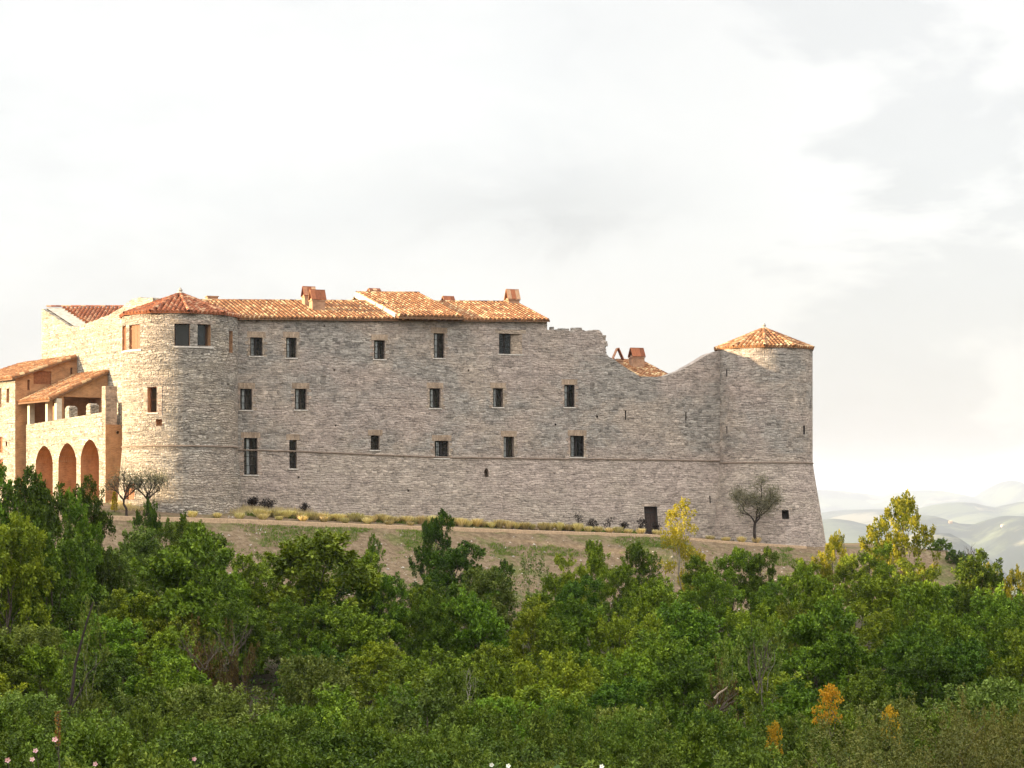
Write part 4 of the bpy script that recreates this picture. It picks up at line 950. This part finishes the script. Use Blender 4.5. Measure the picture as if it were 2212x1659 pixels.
proto('gold', 'slender_tree', 'tree', 'lf_gold', r=.045, bark='bark_pale', H=6, Wd=3.0, seed=52, prof='column', base=.15, n_lobe=11, n_spray=130, per=40, leaf=.15, slen=.55, thin=.5, spread=.9, top=.14, tw=2)
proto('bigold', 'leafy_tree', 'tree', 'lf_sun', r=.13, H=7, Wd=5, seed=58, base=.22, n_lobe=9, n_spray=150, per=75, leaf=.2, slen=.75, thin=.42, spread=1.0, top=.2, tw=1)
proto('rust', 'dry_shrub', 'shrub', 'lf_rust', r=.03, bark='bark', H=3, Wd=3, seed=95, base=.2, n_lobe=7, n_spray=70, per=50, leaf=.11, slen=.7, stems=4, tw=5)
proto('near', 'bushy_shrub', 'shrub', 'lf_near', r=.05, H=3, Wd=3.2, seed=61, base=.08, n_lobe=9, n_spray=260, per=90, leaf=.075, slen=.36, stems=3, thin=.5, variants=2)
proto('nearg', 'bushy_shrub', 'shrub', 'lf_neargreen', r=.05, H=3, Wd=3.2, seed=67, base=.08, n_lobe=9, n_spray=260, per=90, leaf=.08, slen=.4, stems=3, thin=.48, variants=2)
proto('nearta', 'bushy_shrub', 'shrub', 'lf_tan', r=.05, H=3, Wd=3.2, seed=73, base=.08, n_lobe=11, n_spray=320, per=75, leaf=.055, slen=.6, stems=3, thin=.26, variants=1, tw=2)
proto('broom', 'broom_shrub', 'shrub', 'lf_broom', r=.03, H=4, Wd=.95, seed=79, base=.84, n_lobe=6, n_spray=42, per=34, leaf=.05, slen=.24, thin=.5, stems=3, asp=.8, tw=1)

DEF = dict(mid='mid-green bushy tree', yel='yellow-green feathery tree', tall='upright mid-green tree', ytall='upright yellow-green tree', dark='deep green pointed tree', olive='grey-olive loose tree',
           wispy='thin see-through tree', gold='golden slender tree', bigold='gold-lit broad tree', near='olive small-leaved shrub', nearg='fresh green dense shrub', nearta='tan-green twiggy shrub', broom='orange-yellow broom shrub')
PLACE = [(240, 'the arched wing'), (520, 'the left tower'), (730, 'the leftmost windows'), (1000, 'the raised roof'), (1180, 'the dark hole'),
         (1330, 'the ruined parapet'), (1480, 'the brown door'), (1770, 'the right tower'), (2000, 'the tower foot'), (9999, 'the hazy valley')]
ROW = [(112, 'topping the thicket'), (88, 'high in the thicket'), (62, 'midway down the thicket'), (40, 'low in the thicket'), (0, 'in the foreground')]
REG = []
def ptree(key, dx, dy, d, wpx, rz=None, label=None, H=None):
    x = (dx - U0) / FPX * d; y = CAMY + d; hw = ((V0 - dy) / FPX * d - gz(x, y)) / (wpx / FPX * d)
    o = put(key + '_h' if hw > 1.5 and key + '_h' in PROTO else key, x, y, (V0 - dy) / FPX * d, wpx / FPX * d if wpx else None, rz, label, None, H)
    if label is None: REG.append((o, key, dx, d))
    return o
# trees that stand out in the photograph: kind, top column, top row, distance, width
for r in [('mid', 30, 1012, 99, 150), ('dark', 85, 1044, 97, 150), ('mid', 145, 1050, 102, 120), ('dark', 200, 1060, 104, 105), ('mid', 120, 1130, 92, 190), ('yel', 20, 1120, 90, 180),
          ('mid', 400, 1178, 99, 270), ('yel', 690, 1168, 104, 330), ('dark', 325, 1082, 122, 62), ('mid', 388, 1112, 119, 90), ('tall', 432, 1122, 118, 70), ('olive', 300, 1150, 113, 130), ('olive', 245, 1190, 106, 140), ('olive', 440, 1160, 108, 150),
          ('mid', 560, 1192, 110, 150), ('yel', 625, 1178, 112, 130), ('yel', 770, 1195, 109, 150), ('dark', 800, 1172, 116, 45), ('mid', 825, 1235, 106, 90), ('mid', 500, 1215, 104, 130),
          ('dark', 985, 1172, 117, 140), ('dark', 1072, 1212, 114, 75), ('dark', 915, 1262, 111, 110), ('dark', 1010, 1268, 110, 150),
          ('wispy', 1140, 1208, 117, 85), ('ytall', 1196, 1242, 112, 80), ('ytall', 1240, 1202, 116, 78), ('tall', 1290, 1172, 119, 78), ('tall', 1335, 1215, 114, 80), ('tall', 1384, 1168, 120, 75), ('mid', 1430, 1250, 112, 90),
          ('tall', 1518, 1205, 116, 95), ('tall', 1585, 1180, 119, 90), ('dark', 1640, 1184, 119, 80), ('mid', 1672, 1240, 113, 95), ('ytall', 1735, 1206, 118, 70), ('bigold', 1792, 1164, 122, 78), ('ytall', 1842, 1196, 119, 80),
          ('ytall', 1884, 1176, 123, 80), ('mid', 1960, 1262, 113, 150), ('ytall', 1990, 1210, 118, 95), ('mid', 2050, 1262, 112, 110), ('mid', 2112, 1278, 108, 100), ('bigold', 2142, 1222, 112, 90), ('bigold', 2200, 1238, 111, 70)]:
    ptree(*r)
o = ptree('gold', 1464, 1073, 131, 98, .4, 'golden-leaved slender tree rising from the bank right of the brown door')
o = ptree('bigold', 1940, 1084, 127, 145, 1.0, 'tall golden sunlit tree beside the right tower, against the valley')
for r in [('wispy', 1652, 1372, 70, 110), ('wispy', 1565, 1405, 66, 90), ('wispy', 1005, 1470, 60, 60), ('wispy', 185, 1330, 62, 80)]: ptree(*r)
# the dark tree in the middle leans to the left at its top
e = ptree('dark', 932, 1102, 121, 84, 2.0, 'deep green spiky tree reaching up across the path below the raised middle roof'); e.rotation_euler = (0, R(-5), 2.0)
# filler rows of the thicket, far to near
fr = random.Random(12)
for d, dy, w, kinds in [(106, 1268, 150, 'mid yel tall mid dark olive'), (95, 1322, 165, 'mid yel ytall mid dark'), (84, 1380, 185, 'mid yel tall mid olive dark'), (73, 1432, 205, 'yel mid tall olive mid dark'),
                        (63, 1476, 225, 'mid yel tall mid dark'), (54, 1515, 250, 'olive yel mid olive')]:
    ks = kinds.split(); dx = -200 + fr.uniform(0, 50)
    while dx < 2480:
        lift = -34 * (dx < 230) - 22 * (1750 < dx) + fr.uniform(-42, 40)
        wd = w * fr.uniform(.8, 1.25)
        k = fr.choice(ks)
        if 'tall' in k or k == 'dark': wd *= .75; lift -= 12
        hol = (395 < dx < 560 and 58 < d < 90) or (1490 < dx < 1590 and 50 < d < 68)
        if not (870 < dx < 900 and d > 104) and not hol: ptree(k, dx, dy + lift, d + fr.uniform(-3, 3), wd)
        dx += wd * fr.uniform(.68, .92)
for d, dy, w, kinds in [(44, 1548, 260, 'near nearg near nearg'), (36, 1578, 290, 'near nearg nearg near'), (29, 1592, 320, 'near nearg near'), (23, 1622, 370, 'near nearg nearg near'), (17.5, 1650, 420, 'near nearg near')]:
    ks = kinds.split(); dx = -80 + fr.uniform(0, 100)
    while dx < 2290:
        wd = w * fr.uniform(.75, 1.2); k = fr.choice(ks)
        if dx > 1850 and d < 36: k = 'nearta'
        lift = fr.uniform(-30, 26) - (45 if (dx > 1900 and 20 < d < 36) else 0) - (18 if dx < 350 and d > 22 else 0)
        ptree(k, dx, dy + lift, d + fr.uniform(-1, 1), wd); dx += wd * fr.uniform(.6, .78)
for dx, dy, d, w, l in [(1788, 1515, 47, 66, 'orange-yellow broom shrub in full flower, largest and highest of the broom bushes'), (1925, 1560, 43, 50, 'orange broom shrub right of the largest flowering broom'),
                        (1672, 1594, 32, 44, 'small orange broom tuft low down, left of the bigger broom shrubs')]:
    ptree('broom', dx, dy - 12, d - 6, w, None, l)

# ------------------------------------------------------------------ plants of the terrace
def twig_plant(nm, label, cat, loc, h, n, spread, bark, leafmat=None, nl=0, leaf=.05, seed=1, r=.02, group=None, levels=2, fan=.6):
    rnd = random.Random(seed); e = thing(nm, label, cat, loc, group); mb = MB(); tips = []
    def grow(p, d, ln, rr, lv):
        q = p + d * ln; mb.tube(limb_pts(p, q, 3, .07, rnd), [rr, rr * .85, rr * .7, rr * .55], 5)
        tips.append((p.lerp(q, .7), d)); tips.append((q, d))
        if lv > 0:
            for _ in range(rnd.randint(2, 3)):
                dd = (d + Vector((rnd.gauss(0, fan), rnd.gauss(0, fan), rnd.gauss(.1, fan * .7)))).normalized(); grow(p.lerp(q, rnd.uniform(.55, 1)), dd, ln * rnd.uniform(.5, .8), rr * .55, lv - 1)
    for k in range(n):
        a = rnd.uniform(0, 6.28); d = Vector((math.cos(a) * spread, math.sin(a) * spread, 1)).normalized(); grow(Vector((rnd.uniform(-.1, .1) * n * .3, rnd.uniform(-.1, .1), -.1)), d, h * .5 * rnd.uniform(.7, 1), r, levels)
    mb2 = mb; o = mb2.build('stem', M[bark], None); o.parent = e
    if nl:
        rng = np.random.default_rng(seed); T = np.array([list(t[0]) for t in tips]); Dd = np.array([list(t[1]) for t in tips]); i = rng.integers(0, len(T), nl)
        P = T[i] + rng.normal(0, .085 * h ** .5, (nl, 3)); v = leaf_quads(P, Dd[i] * .4 + rng.normal(0, .6, (nl, 3)), leaf, rng); c = np_mesh('foliage', v, np.arange(len(v)).reshape(-1, 4), rng.random(nl), M[leafmat], e)
    return e
def onterr(dx, q): # point on the terrace at column dx, q metres in front of the wall
    a, _ = FAC.px(dx, 1100, -q); p = FAC.P(a, -9, 0); x, y = FAC.o.x + FAC.t.x * a + FAC.n.x * q, FAC.o.y + FAC.t.y * a + FAC.n.y * q; return (x, y, gz(x, y))
for dx, q, h, n, lab, sd in [(540, .8, .95, 3, 'dark twiggy shrub at the wall foot, left one of the pair', 1), (575, .8, 1.0, 3, 'dark twiggy shrub at the wall foot, right one of the pair', 2), (660, 1.0, .75, 2, 'small dark upright shrub alone at the wall foot below the second window column', 3),
                         (1249, 1.2, 1.3, 1, 'tall thin dark shrub, furthest left of the row by the door', 4), (1284, 1.4, .8, 2, 'lowest dark purple shrub in the row, between the two tall thin ones', 5), (1315, 1.2, 1.15, 1, 'thin dark purple shrub at the wall foot, right of the lowest one', 6),
                         (1351, 1.2, .9, 2, 'round-headed dark purple shrub midway between thin shrub and brown door', 7), (1384, 1.2, 1.15, 2, 'dark purple shrub touching the left jamb of the brown door', 8), (1424, 1.2, .95, 2, 'dark purple shrub just right of the brown door', 9)]:
    twig_plant('dark_shrub', lab, 'shrub', onterr(dx, q + .7), h * 1.35, n, .35, 'bark_dark', 'lf_purple', 230 * n, .11, sd, .022, 'dark shrubs along the foot of the castle wall')
def olive(label, dx, q, H, W_, seed, nl, fan, mat, lean, r=.13):
    loc = onterr(dx, q); rnd = random.Random(seed); e = thing('olive_tree', label, 'tree', loc, 'olive trees on the castle terrace'); mb = MB(); tips = []
    fk = Vector((lean * .4, 0, H * .34)); mb.tube(limb_pts((0, 0, -.3), fk, 4, .05, rnd), [r * 1.25, r, r * .9, r * .85, r * .8], 8)
    def grow(p, d, ln, rr, lv):
        q_ = p + d * ln; pts = limb_pts(p, q_, 4, .07, rnd); mb.tube(pts, [max(.008, rr * (1 - .12 * i)) for i in range(5)], 6)
        for pt in pts[2:]: tips.append((pt, d))
        if lv:
            for _ in range(rnd.randint(2, 4)):
                dd = (d * .8 + Vector((rnd.gauss(0, fan), rnd.gauss(0, fan), rnd.gauss(.18, fan * .6)))).normalized(); grow(pts[rnd.randint(2, 4)], dd, ln * rnd.uniform(.5, .75), rr * .55, lv - 1)
    for k in range(6):
        a = k * 1.26 + rnd.uniform(-.3, .3); w_ = W_ * (.25 if k == 5 else 1); grow(fk, Vector((math.cos(a) * w_, math.sin(a) * w_ * .8, 1)).normalized(), H * .32 * rnd.uniform(.85, 1.1), r * .5, 3)
    o = mb.build('trunk', M['bark_dark']); o.parent = e
    rng = np.random.default_rng(seed); T = np.array([list(t[0]) for t in tips]); Dd = np.array([list(t[1]) for t in tips]); i = rng.integers(0, len(T), nl)
    P = T[i] + rng.normal(0, .24, (nl, 3)); P = P[P[:, 2] > H * .36]; v = leaf_quads(P, rng.normal(0, .7, (len(P), 3)) + np.array([0, 0, .3]), .13, rng, .3); np_mesh('crown', v, np.arange(len(v)).reshape(-1, 4), rng.random(len(P)), M[mat], e)
olive('bare-looking olive tree before the end of the arched wing, left of a pair', 274, 6.0, 3.3, 1.15, 5, 1700, .5, 'lf_silver', -.5, .09)
olive('dark-limbed olive tree in front of the sunlit tower, right of a pair', 318, 6.0, 3.5, 1.3, 8, 2300, .5, 'lf_silver', .1, .12)
olive('full grey-leaved olive tree before the right round tower', 1632, 6.1, 4.6, .95, 12, 9000, .5, 'lf_silver', -.1, .13)
# little yellow conifer-like sapling
x, y, z = onterr(247, 4.5); e = thing('yellow_sapling', 'small bright yellow pointed sapling beside the end of the arched wing', 'sapling', (x, y, z))
rng = np.random.default_rng(3); n = 500; h = rng.random(n) ** 1.2; a = rng.uniform(0, 6.28, n); rr = .16 * (1 - h) + .03
P = np.stack([rr * np.cos(a), rr * np.sin(a), .1 + h * 1.25], 1); v = leaf_quads(P, np.stack([np.cos(a) * .4, np.sin(a) * .4, np.ones(n)], 1), .13, rng); np_mesh('foliage', v, np.arange(len(v)).reshape(-1, 4), rng.random(n), M['lf_gold'], e)
mb = MB(); mb.tube([(0, 0, -.1), (0, 0, .6), (.01, 0, 1.2)], [.02, .015, .006], 5); o = mb.build('stem', M['bark']); o.parent = e
# straw-coloured lavender tufts in a row
def tuft(nl, h, r, mat, seed, name):
    rng = np.random.default_rng(seed); a = rng.uniform(0, 6.28, nl); k = rng.random(nl) ** .6; base = np.stack([np.cos(a) * r * .35 * k, np.sin(a) * r * .35 * k, np.zeros(nl)], 1)
    d = np.stack([np.cos(a) * k * r * 1.1, np.sin(a) * k * r * 1.1, h * rng.uniform(.6, 1.1, nl)], 1); w = np.stack([-np.sin(a), np.cos(a), np.zeros(nl)], 1) * .014 * h / .4
    v = np.stack([base - w, base + w, base + d * .75 + w * 1.6, base + d - w * .4], 1).reshape(-1, 3); return v, rng.random(nl)
LAV = []
for k in range(4):
    v, t = tuft(260, .52, .36, 'lf_straw', k + 1, ''); o = np_mesh('lavender_tuft', v, np.arange(len(v)).reshape(-1, 4), t, M['lf_straw']); LAV.append([o, False])
def lav(dx, q, s, label, grp):
    pr = rp.choice(LAV); o = pr[0] if not pr[1] else pr[0].copy()
    if pr[1]: COL.objects.link(o)
    pr[1] = True; p = onterr(dx, q); o.location = (p[0], p[1], p[2] - .03); o.scale = (s, s, s * rp.uniform(.85, 1.15)); o.rotation_euler = (0, 0, rp.uniform(0, 6.28)); tag(o, label, 'lavender', grp)
dx = 560.0
while dx < 1400:
    lav(dx + rp.uniform(-3, 3), (4.4 if dx < 1000 else 4.4 + (dx - 1000) / 400 * 1.0) + rp.uniform(-.25, .25), rp.uniform(.8, 1.25), 'straw-coloured lavender tuft in the long row between path and castle wall', 'lavender tufts in the long row'); dx += 9.5 + max(0, dx - 700) * .021
for dx in range(420, 930, 47): lav(dx + rp.uniform(-8, 8), 5.9 + rp.uniform(-.2, .2), rp.uniform(.7, 1.0), 'pale lavender tuft in the sparse front row at the path\'s edge', 'lavender tufts in the sparse front row')
for dx, w in ((1419, 'lone lavender tuft under the gold tree, just right of the brown door'), (1534, 'lone golden tuft by the path, leftmost of those before the right tower'), (1568, 'lone golden tuft by the path just left of the grey olive tree, outer one'), (1602, 'lone golden tuft by the path closest to the grey olive\'s left side'), (1634, 'lone golden tuft at the foot of the grey olive trunk')): lav(dx, 6.0, .95, w, 'lone tufts by the path')

# ------------------------------------------------------------------ stuff: grass, stones, undergrowth
def scatter_blades(name, pts, h, mat, seed, label=None, per=9, w=.018, cat='grass'):
    rng = np.random.default_rng(seed); n = len(pts) * per; P = np.repeat(pts, per, 0) + np.concatenate([rng.normal(0, .12, (n, 2)), np.zeros((n, 1))], 1)
    a = rng.uniform(0, 6.28, n); hh = h * rng.uniform(.5, 1.2, n) * np.repeat(rng.uniform(.6, 1.3, len(pts)), per); lean = rng.normal(0, .28, (n, 2)) * hh[:, None]; wv_ = np.stack([np.cos(a), np.sin(a), np.zeros(n)], 1) * w
    tip = np.stack([lean[:, 0], lean[:, 1], hh], 1); v = np.stack([P - wv_, P + wv_, P + tip * .7 + wv_ * .7, P + tip], 1).reshape(-1, 3)
    o = np_mesh(name, v, np.arange(len(v)).reshape(-1, 4), np.clip(np.repeat(rng.uniform(0, .7, len(pts)), per) + rng.uniform(0, .3, n), 0, 1), M[mat]); tag(o, label, cat, None, 'stuff'); return o
def zone(n, p0, p1, q0, q1, seed, thr=None, sc=3.0):
    rng = np.random.default_rng(seed); p = rng.uniform(p0, p1, n); q = rng.uniform(q0, q1, n); x = FAC.o.x + FAC.t.x * p + FAC.n.x * q; y = FAC.o.y + FAC.t.y * p + FAC.n.y * q
    if thr is not None: ok = fbm(x, y, sc, 3, seed) > thr; x, y = x[ok], y[ok]
    return np.stack([x, y, ground(x, y)], 1)
g1 = np.concatenate([zone(6500, -9, 44, 7.3, 10.5, 3, -.05), zone(3200, -9, 44, 9, 24, 4, .16)])
scatter_blades('grass', g1, .16, 'lf_grass', 5, 'short patchy green and dry grass along the top of the bank', 8)
g2 = np.concatenate([zone(1500, -9, 6, .5, 4.0, 6, -.1, 2.0), zone(500, 0, 20, 1.5, 3.4, 7, .1, 2.0)])
scatter_blades('dry_grass', g2, .34, 'lf_straw', 8, 'pale dry grass along the terrace below the left tower and wall', 7, .016)
g3 = zone(900, 0, 30, 3.4, 4.6, 17, -.05, 1.5); scatter_blades('green_grass', g3, .22, 'lf_grass', 9, 'low green growth between the lavender tufts', 10, .03)
pts = np.concatenate([zone(2600, -9, 45, 7.6, 24, 11), zone(300, -5, 44, .3, 7, 12)]); rng = np.random.default_rng(4)
oc = np.array([(1, 0, 0), (0, 1, 0), (-1, 0, 0), (0, -1, 0), (0, 0, .8), (0, 0, -.8)], float); sz = rng.gamma(1.3, .022, len(pts)) + .015
V = (oc[None] * (1 + rng.normal(0, .25, (len(pts), 6, 3))) * sz[:, None, None] + pts[:, None]).reshape(-1, 3); tri = np.array([(0, 1, 4, 4), (1, 2, 4, 4), (2, 3, 4, 4), (3, 0, 4, 4)])
me_f = [(b * 6 + i, b * 6 + j, b * 6 + 4) for b in range(len(pts)) for i, j in ((0, 1), (1, 2), (2, 3), (3, 0))]
me = bpy.data.meshes.new('loose_stones'); me.from_pydata(V.tolist(), [], me_f); M['pebble'] = plain('bank_stone', (.40, .35, .29), .95, .0, 2.0, var=.5); me.materials.append(M['pebble']); o = bpy.data.objects.new('loose_stones', me); COL.objects.link(o); tag(o, 'small pale stones strewn over the bare bank', 'stones', None, 'stuff')
rng = np.random.default_rng(9); nU = 12000; d = rng.uniform(10, 122, nU); x = (rng.uniform(-300, 2600, nU) - U0) / FPX * d; y = CAMY + d; pq_ = FAC.local(x, y)[1]; ok = pq_ > 22; x, y = x[ok], y[ok]
P = np.repeat(np.stack([x, y, ground(x, y)], 1), 9, 0); P += rng.normal(0, .35, P.shape) * np.array([1, 1, .0]) + np.abs(rng.normal(0, .4, P.shape)) * np.array([0, 0, 1]); v = leaf_quads(P, rng.normal(0, 1, P.shape), .15, rng)
o = np_mesh('undergrowth', v, np.arange(len(v)).reshape(-1, 4), rng.random(len(P)), M['lf_dark']); tag(o, 'dark low scrub and weeds covering the ground beneath the trees', 'undergrowth', None, 'stuff')

# ------------------------------------------------------------------ bare twigs, dead wood, roses
def at_d(dx, dy, d): return Vector(((dx - U0) / FPX * d, CAMY + d, (V0 - dy) / FPX * d))
def bare(label, dx, dyb, d, h, n, seed, bark='bark_pale', fan=.35, spread=.5, r=.03, lv=3):
    p = at_d(dx, dyb, d); twig_plant('bare_shrub', label, 'shrub', p, h, n, spread, bark, None, 0, .05, seed, r, None, lv, fan)
bare('bare grey-brown twiggy shrub in the dark hollow below the left tower', 440, 1440, 66, 1.5, 5, 21, 'bark', spread=.9, r=.016)
bare('pale leafless twig fan in the hollow, right of the grey-brown one', 505, 1410, 64, 1.4, 5, 22, 'bark', spread=.8, r=.016)
bare('small pale grey dead sapling in the middle of the thicket', 1010, 1510, 61, 1.1, 3, 23, r=.014)
bare('leafless dark twig tree on the right slope against the valley', 2112, 1250, 125, 2.2, 4, 24, 'bark_dark', .3, .5, .04)
bare('bare pale stems inside the thicket left of the golden right-hand tree', 1640, 1490, 58, 1.9, 4, 25, 'bark', .22, .35, .02, 2)
for k, (dx, dy, d, w) in enumerate(((430, 1402, 72, 85), (505, 1410, 70, 95), (1560, 1482, 62, 80))):
    ptree('rust', dx, dy, d, w, None, ('rusty brown dry shrub in the dark hollow, left one below the left tower', 'rusty brown dry shrub in the dark hollow, right one below the left tower', 'rusty brown dry shrub behind the broken pale branch')[k])
e = thing('broken_branch', 'pale freshly split broken branch lying in the thicket gap', 'branch', at_d(1552, 1496, 52)); mb = MB()
for a, b in (((-.1, 0, -.15), (.22, -.1, .16)), ((-.08, .05, -.15), (.2, 0, .1))): mb.tube(limb_pts(a, b, 3, .05, rp), [.028, .024, .016, .005], 5)
o = mb.build('split_wood', M['cut_wood']); o.parent = e
mb = MB()
for k in range(9): a = rp.uniform(0, 6.28); mb.tube(limb_pts((0, 0, -.5), (math.cos(a) * .5, math.sin(a) * .4, rp.uniform(-.4, .1)), 3, .08, rp), [.02, .015, .01, .004], 4)
o = mb.build('twig_heap', M['bark']); o.parent = e
e = thing('dead_stem', 'thin dark bare trunk standing in the lower left thicket', 'trunk', at_d(160, 1560, 40)); mb = MB()
mb.tube(limb_pts((-.35, 0, -1.0), (.35, .1, 2.3), 7, .02, rp), [.05 - .005 * i for i in range(8)], 6); mb.tube(limb_pts((-.1, 0, .2), (.55, 0, 1.2), 3, .05, rp), [.02, .016, .012, .006], 5); o = mb.build('trunk', M['bark_dark']); o.parent = e
def rose(label, dx, dy, d, r, mat='lf_rose', nm='rose_flower'):
    c = at_d(dx, dy, d); e = thing(nm, label, 'flower', c, 'pale flowers in the foreground'); mb = MB(); tl = R(60)
    for k in range(5):
        a = k * 1.2566 + rp.uniform(-.1, .1); pr = [(0, 0), (.55, -.42), (1, -.3), (1.08, 0), (1, .3), (.55, .42)]; q = []
        for l_, w_ in pr:
            x_, y_ = l_ * r * math.cos(a) - w_ * r * math.sin(a), l_ * r * math.sin(a) + w_ * r * math.cos(a); z_ = .35 * r * l_ ** 2
            q.append((c.x + x_, c.y - (z_ * math.sin(tl)) - .0 + y_ * math.cos(tl), c.z + y_ * math.sin(tl) + z_ * math.cos(tl)))
        mb.face(q)
    mb.build('petals', M[mat], e)
    g = MB(); g.box((c.x, c.y - .25 * r - .004, c.z), (r * .35, r * .2, r * .3)); g.build('stamens', M['lf_broom'], e)
    g = MB(); g.tube([(c.x, c.y, c.z - .01), (c.x + .02, c.y + .06, c.z - .18), (c.x + .03, c.y + .1, c.z - .5)], [.003, .003, .004], 4); g.build('stem', M['bark'], e)
for l, dx, dy, d, r in [('largest pale pink rose, uppermost at lower left', 119, 1598, 14.6, .02), ('pale pink rose near the bottom edge below the largest one', 70, 1641, 13.6, .016), ('pale pink rose right of the pink cluster at bottom left', 206, 1651, 13.6, .016),
                        ('pale pink rose closest to the bottom left corner', 17, 1643, 13.6, .018), ('tiny pink rose just above the one near the bottom edge', 77, 1622, 14.0, .017), ('tiny pink rosebud further right along the bottom edge', 420, 1640, 14, .015)]: rose(l, dx, dy, d, r)
for l, dx, dy in [('white flat flower head at bottom centre, left of a pair', 1062, 1653), ('white flat flower head at bottom centre, right of a pair', 1098, 1655), ('white flat flower head at the bottom, further right than the pair', 1300, 1656)]: rose(l, dx, dy, 13.4, .015, 'lf_white', 'white_flower')
e = thing('seed_stalk', 'upright russet seed stalk among the bushes at lower left', 'plant', at_d(125, 1600, 18)); rng = np.random.default_rng(8); n = 160; h = rng.random(n); a = rng.uniform(0, 6.28, n)
P = np.stack([.012 * np.cos(a), .012 * np.sin(a), -.05 + h * .3], 1); v = leaf_quads(P, np.stack([np.cos(a), np.sin(a), np.ones(n) * .6], 1), .022, rng); np_mesh('seed_head', v, np.arange(len(v)).reshape(-1, 4), rng.random(n), M['lf_red'], e)
mb = MB(); mb.tube([(0, 0, -.9), (.01, 0, -.2), (0, 0, .26)], [.006, .005, .003], 5); o = mb.build('stem', M['bark']); o.parent = e
# rounded hedge and slope bushes on the right shoulder
proto('hump', 'clipped_bush', 'bush', 'lf_dark', r=.04, H=1.2, Wd=2.4, seed=90, base=.15, n_lobe=8, n_spray=150, per=60, leaf=.1, slen=.3, stems=2, top=.5)
def hump(label, dx, dyt, d, wpx, hm): ptree('hump', dx, dyt, d, wpx, None, label)
hump('low rounded dark hedge bush on the terrace end right of the tall golden tree', 2025, 1172, 163, 60, .95)
for l, dx, dyt, d, w, h in [('dark bush on the falling right slope, highest of the slope bushes', 2064, 1196, 160, 46, 1.3), ('dark bush on the falling right slope, middle of the slope bushes', 2092, 1214, 158, 52, 1.6), ('dark bush on the falling right slope, lowest of the slope bushes', 2106, 1236, 155, 64, 1.8)]: hump(l, dx, dyt, d, w, h)

# farm buildings far off in the valley
def farm(nm, label, dx, dist, s, mat, rz):
    x = (dx - U0) / FPX * dist; y = CAMY + dist; z = gz(x, y); e = thing(nm, label, 'farmhouse', (x, y, z)); mb = MB(); mb.box((x, y, z - 2), (s, s * .7, s * .55 + 2), rz); mb.build('wall', M[mat], e)
    g = MB(); cs, sn = math.cos(rz), math.sin(rz)
    def w(a, b, c): return (x + a * cs - b * sn, y + a * sn + b * cs, z + c)
    h = s * .56; P = [w(-s * .55, -s * .42, h), w(s * .55, -s * .42, h), w(s * .55, 0, h + s * .22), w(-s * .55, 0, h + s * .22), w(s * .55, s * .42, h), w(-s * .55, s * .42, h)]
    g.face([P[0], P[1], P[2], P[3]]); g.face([P[3], P[2], P[4], P[5]]); g.face([P[1], P[4], P[2]]); g.face([P[0], P[3], P[5]]); g.build('roof', M['tile'], e)
farm('farmhouse', 'tiny white farmhouse on a field across the hazy valley', 2165, 7600, 11, 'plaster', .6)
farm('farmhouse', 'tiny reddish farmhouse among fields in the hazy valley', 2053, 8000, 13, 'brick', .2)

# ------------------------------------------------------------------ labels of the thicket's trees
grp = {}
for o, key, dx, d in REG:
    pl = next(n for lim, n in PLACE if dx < lim); rw = next(n for lim, n in ROW if d > lim); grp.setdefault((key, pl, rw), []).append((dx, o))
ORD = {1: [''], 2: ['left one of two', 'right one of two'], 3: ['leftmost of three', 'middle of three', 'rightmost of three']}
NUM = ['first', 'second', 'third', 'fourth', 'fifth', 'sixth', 'seventh', 'eighth', 'ninth']
for (key, pl, rw), lst in grp.items():
    lst.sort(key=lambda t: t[0])
    for i, (_, o) in enumerate(lst):
        n = len(lst); od = ORD[n][i] if n in ORD else NUM[i] + ' from left'
        if len((DEF[key] + ' ' + rw + ' below ' + pl + ' ' + od).split()) > 16: print('LONG', DEF[key], rw, pl, od)
        o['label'] = DEF[key] + ' ' + rw + ' below ' + pl + (', ' + od if od else ''); o['group'] = 'shrubs of the foreground' if key.startswith('near') else 'trees of the hillside thicket'
for k, lst in PROTO.items():
    for e, h, w, used in lst:
        if not used:
            for c in list(e.children): bpy.data.objects.remove(c)
            bpy.data.objects.remove(e)

# ------------------------------------------------------------------ haze
bx = (-6400, 6700, -900, 22500, -850, 190)
mb = MB(); mb.box(((bx[0] + bx[1]) / 2, (bx[2] + bx[3]) / 2, bx[4]), (bx[1] - bx[0], bx[3] - bx[2], bx[5] - bx[4]))
hz = bpy.data.materials.new('haze_air'); hz.use_nodes = True; nt = hz.node_tree; nt.nodes.clear(); o_ = N(nt, 'ShaderNodeOutputMaterial'); pv = N(nt, 'ShaderNodeVolumePrincipled')
pv.inputs['Color'].default_value = (.76, .83, 1.0, 1); pv.inputs['Density'].default_value = .000046; pv.inputs['Anisotropy'].default_value = .2
L(nt, pv.outputs[0], o_.inputs['Volume']); h = mb.build('haze', hz); tag(h, 'pale blue summer haze filling the valley', 'haze', None, 'stuff')
S.cycles.volume_bounces = 1; S.cycles.max_bounces = 8; S.cycles.transparent_max_bounces = 12
